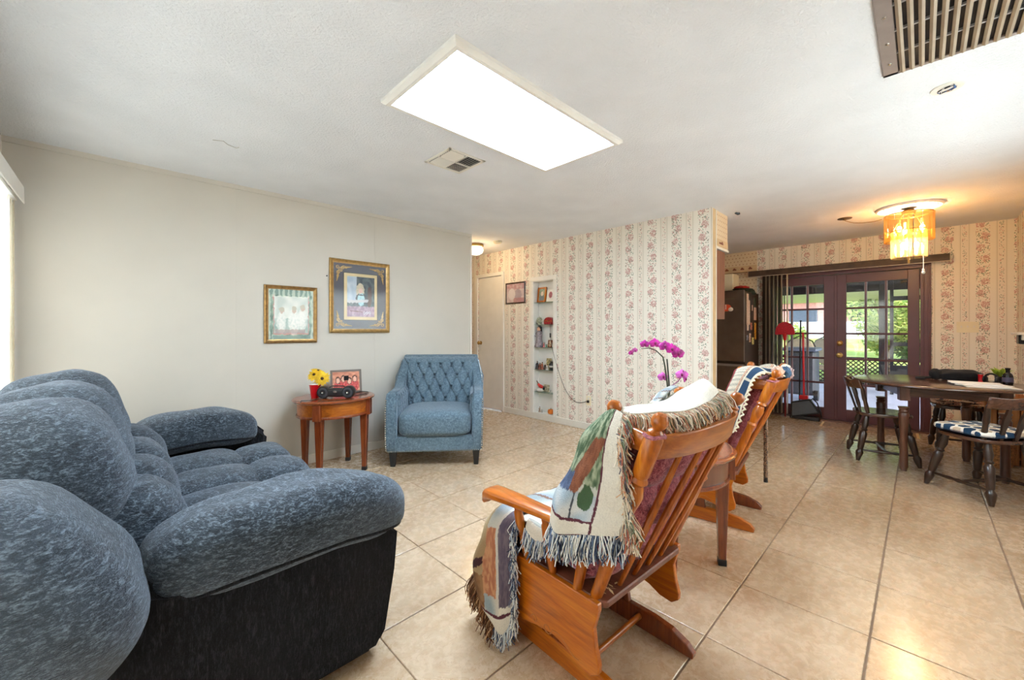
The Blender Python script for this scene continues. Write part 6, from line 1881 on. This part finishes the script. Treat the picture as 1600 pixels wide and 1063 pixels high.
def hexm():
    t = NT('hexagon_cushion'); o = t.xyz(t.obj()); s_ = 13.0
    x = t.math('MULTIPLY', o[0], s_); y = t.math('MULTIPLY', o[1], s_)
    def cell(ox, oy):
        a = t.math('ADD', x, ox); b = t.math('ADD', t.math('DIVIDE', y, 1.732), oy)
        fa = t.math('SUBTRACT', a, t.math('ROUND', a)); fb = t.math('MULTIPLY', t.math('SUBTRACT', b, t.math('ROUND', b)), 1.732)
        ax = t.math('ABSOLUTE', fa); ay = t.math('ABSOLUTE', fb)
        h_ = t.math('MAXIMUM', ax, t.math('ADD', t.math('MULTIPLY', ax, .5), t.math('MULTIPLY', ay, .866)))
        return h_, t.math('ADD', t.math('ROUND', a), t.math('MULTIPLY', t.math('ROUND', b), 1.0))
    h1, i1 = cell(0.0, 0.0); h2, i2 = cell(.5, .5)
    n1 = t.math('LESS_THAN', h1, .40); n2 = t.math('LESS_THAN', h2, .40)
    k1 = t.math('LESS_THAN', t.math('ABSOLUTE', t.math('MODULO', i1, 2)), .5)
    k2 = t.math('LESS_THAN', t.math('ABSOLUTE', t.math('MODULO', i2, 3)), .5)
    blue = lin((34, 62, 92)); beige = lin((198, 184, 164)); wh = lin((232, 230, 224))
    c = t.mix(n1, wh, t.mix(k1, beige, blue)); c = t.mix(n2, c, t.mix(k2, blue, beige))
    side_ = t.math('LESS_THAN', o[2], -.012)
    c = t.mix(side_, c, blue)
    t.set(col=c, rough=.9, spec=.15); return t.m
cs = thing('seat_cushion', 'cushion with blue and beige hexagons on the nearest dining chair', 'cushion', (4.67, -.33, .484), -42)
MB().sell((0, .01, 0), (.215, .205, .032), .55, .45, 40, 14).build('cushion_body', hexm(), cs, ang=80)
MB().tube([(.21 * math.copysign(abs(cos(a)) ** .45, cos(a)), .01 + .2 * math.copysign(abs(sin(a)) ** .45, sin(a)), -.006) for a in [2 * pi * i / 48 for i in range(48)]], .005, 6, closed=True).build('welt', plain('navy_welt', (40, 66, 96), .8), cs)

st_ = thing('stool', 'dark backless stool beyond the table holding a folded blanket', 'stool', (6.12, -.26, 0), 8)
MB().sell((0, 0, .46), (.19, .19, .020), .3, .5, 32, 8).build('seat', M_dark_x, st_, ang=50)
for sx in (-1, 1):
    for sy in (-1, 1):
        MB().turned((sx * .17, sy * .17, 0), (sx * .12, sy * .12, .45), CL, 12).build('leg', M_dark, st_)
MB().rod((-.16, -.15, .14), (-.16, .15, .14), .011, 8).build('stretcher', M_dark, st_); MB().rod((.16, -.15, .14), (.16, .15, .14), .011, 8).build('stretcher', M_dark, st_)
fb_ = thing('folded_blanket', 'folded navy and tan patterned blanket lying on the stool', 'blanket', (6.12, -.26, .48), 5)
def bl(i):
    t = NT('folded_cloth_%d' % i); n = t.noise(t.obj(), 14, 3, .6, 1.5)
    t.set(col=t.ramp(n, [(.38, lin((30, 30, 52))), (.46, lin((186, 160, 140))), (.56, lin((120, 60, 62))), (.62, lin((210, 196, 176))), (.7, lin((40, 36, 56)))]), rough=.9); return t.m
for k in range(3):
    MB().sell((.01 * k, -.01 * k, .016 + k * .026), (.20 - k * .012, .19 - k * .01, .017), .5, .45, 32, 10, dent=wig(.012, 2.5, k * 7)).build('fold', bl(k), fb_, ang=80)
cr = thing('crate', 'light pine slatted crate under the right side of the table', 'crate', (6.00, -.56, 0))
M_pine = wood('pine', (150, 96, 52), (190, 132, 82), (212, 160, 108), 2, rough=.6, coat=0)
for k in range(5):
    MB().box(-.15 + k * .062, -.095 + k * .062, -.135, -.12, 0, .62).build('slat', M_pine, cr, smooth=False)
    MB().box(-.15 + k * .062, -.095 + k * .062, .12, .135, 0, .62).build('slat', M_pine, cr, smooth=False)
    if k < 4:
        MB().box(-.165, -.15, -.13 + k * .066, -.075 + k * .066, 0, .62).build('slat', M_pine, cr, smooth=False)
        MB().box(.158, .173, -.13 + k * .066, -.075 + k * .066, 0, .62).build('slat', M_pine, cr, smooth=False)
for z in (.05, .52): MB().box(-.15, .158, -.12, .12, z, z + .02).build('cross_board', M_pine, cr, smooth=False)
wb_ = thing('wicker_basket', 'small round woven basket behind the nearest dining chair', 'basket', (5.72, -.46, 0))
m = MB()
for k in range(16): m.tube([((.11 + .02 * sin(k * .2)) * cos(2 * pi * i / 24), (.11 + .02 * sin(k * .2)) * sin(2 * pi * i / 24), .02 + k * .018) for i in range(24)], .010, 5, closed=True)
m.build('woven_side', plain('wicker', (170, 116, 66), .8, var=.3, sc=70, bump=.6, bsc=120), wb_)
MB().lathe([(0, 0), (.11, 0), (.11, .02), (0, .02)], 20).build('basket_base', bpy.data.materials['wicker'], wb_)

# things on the dining table (top at .772)
TT = .772
bg = thing('shoulder_bag', 'black cloth bag lying on the dining table', 'bag', (5.53, -.16, TT), 30)
def bagd(q, p):
    q = q.copy()
    q.z *= .75 + .35 * cos((p[0] + .4) * 1.3)
    return q + mnoise.noise_vector(Vector((p[0] * 2.4, p[1] * 2, p[2] * 2))) * .012
M_cloth = plain('black_cloth', (20, 20, 24), .85, var=.2, sc=30, bump=.4, bsc=40)
MB().sell((0, -.09, .045), (.09, .17, .05), .75, .7, 40, 20, dent=bagd).build('bag_body', M_cloth, bg, ang=80)
MB().sell((0, .075, .050), (.05, .035, .050), .8, .7, 24, 14, dent=wig(.01, 3)).build('bag_flap', M_cloth, bg, ang=80)
MB().tube([(0, .09, .02), (.02, .16, .012), (0, .22, .012), (-.02, .17, .010)], .012, 8).build('strap', M_cloth, bg)
for k in range(4):
    pp = MB().box(-.11, .11, -.15, .15, 0, .004).build('paper_sheet', plain('paper_%d' % k, (236 - k * 3, 232 - k * 2, 228), .7, var=.01), None, smooth=False)
    pp.location = (5.08 + .03 * k, -.38 + .02 * k, TT + .0005 + .0048 * k); pp.rotation_euler = (0, 0, radians((14, -8, 22, 4)[k]))
    tag(pp, ('lowest white sheet of the loose papers on the dining table', 'white sheet second from the bottom of the table papers', 'white sheet second from the top of the table papers', 'topmost white sheet of the loose table papers')[k], 'paper', 'loose papers on the dining table')
rc = thing('thread_spool', 'red cylindrical can on the dining table behind the papers', 'can', (5.47, -.37, TT))
MB().lathe([(0, 0), (.017, 0), (.017, .004), (.015, .008), (.015, .062), (.017, .066), (.017, .07), (0, .07)], 18).build('can_body', M_red, rc)
MB().lathe([(0, .07), (.012, .07), (.012, .074), (0, .074)], 14).build('can_lid', M_nail, rc)
hr = thing('headphones', 'black over ear headphones standing on the dining table', 'headphones', (5.45, -.43, TT), 50)
MB().tube([(.045 * cos(a), 0, .042 + .040 * sin(a)) for a in [2 * pi * i / 24 for i in range(24)]], .008, 8, closed=True).build('band', M_black, hr)
for s_ in (-1, 1): MB().sell((s_ * .045, 0, .03), (.012, .028, .03), .8, .8, 16, 10).build('ear_cup', M_black, hr)
bt = thing('bottle', 'dark glass bottle at the right edge of the table', 'bottle', (5.44, -.52, TT))
MB().lathe([(0, 0), (.030, 0), (.032, .01), (.032, .07), (.024, .09), (.013, .10), (.013, .125), (.016, .127), (.016, .14), (0, .142)], 20).build('bottle_body', plain('dark_glass', (20, 14, 18), .12), bt)
MB().lathe([(.0322, .02), (.0326, .022), (.0326, .058), (.0322, .06)], 20).build('label_band', plain('dull_label', (90, 84, 110), .6), bt)
pt = thing('potted_plant', 'small bright green potted plant behind the dark bottle', 'plant', (5.62, -.50, TT))
MB().lathe([(0, 0), (.03, 0), (.042, .05), (.038, .05), (0, .045)], 18).build('pot', M_black, pt)
m = MB(); rnd = random.Random(8)
for k in range(60):
    a = rnd.uniform(0, 6.28); l = rnd.uniform(.03, .085); p = Vector((.02 * cos(a), .02 * sin(a), .045)); e = p + Vector((cos(a) * l, sin(a) * l, rnd.uniform(.02, .09)))
    s_ = Vector((-sin(a), cos(a), 0)) * .012; mid = (p + e) / 2 + Vector((0, 0, .02))
    m.add([p, mid - s_, e, mid + s_], [(0, 1, 2, 3)])
m.build('leaves', leaf_mat('lime_leaf', (150, 180, 60), (190, 206, 90)), pt, smooth=False, normals=False)['kind'] = 'stuff'
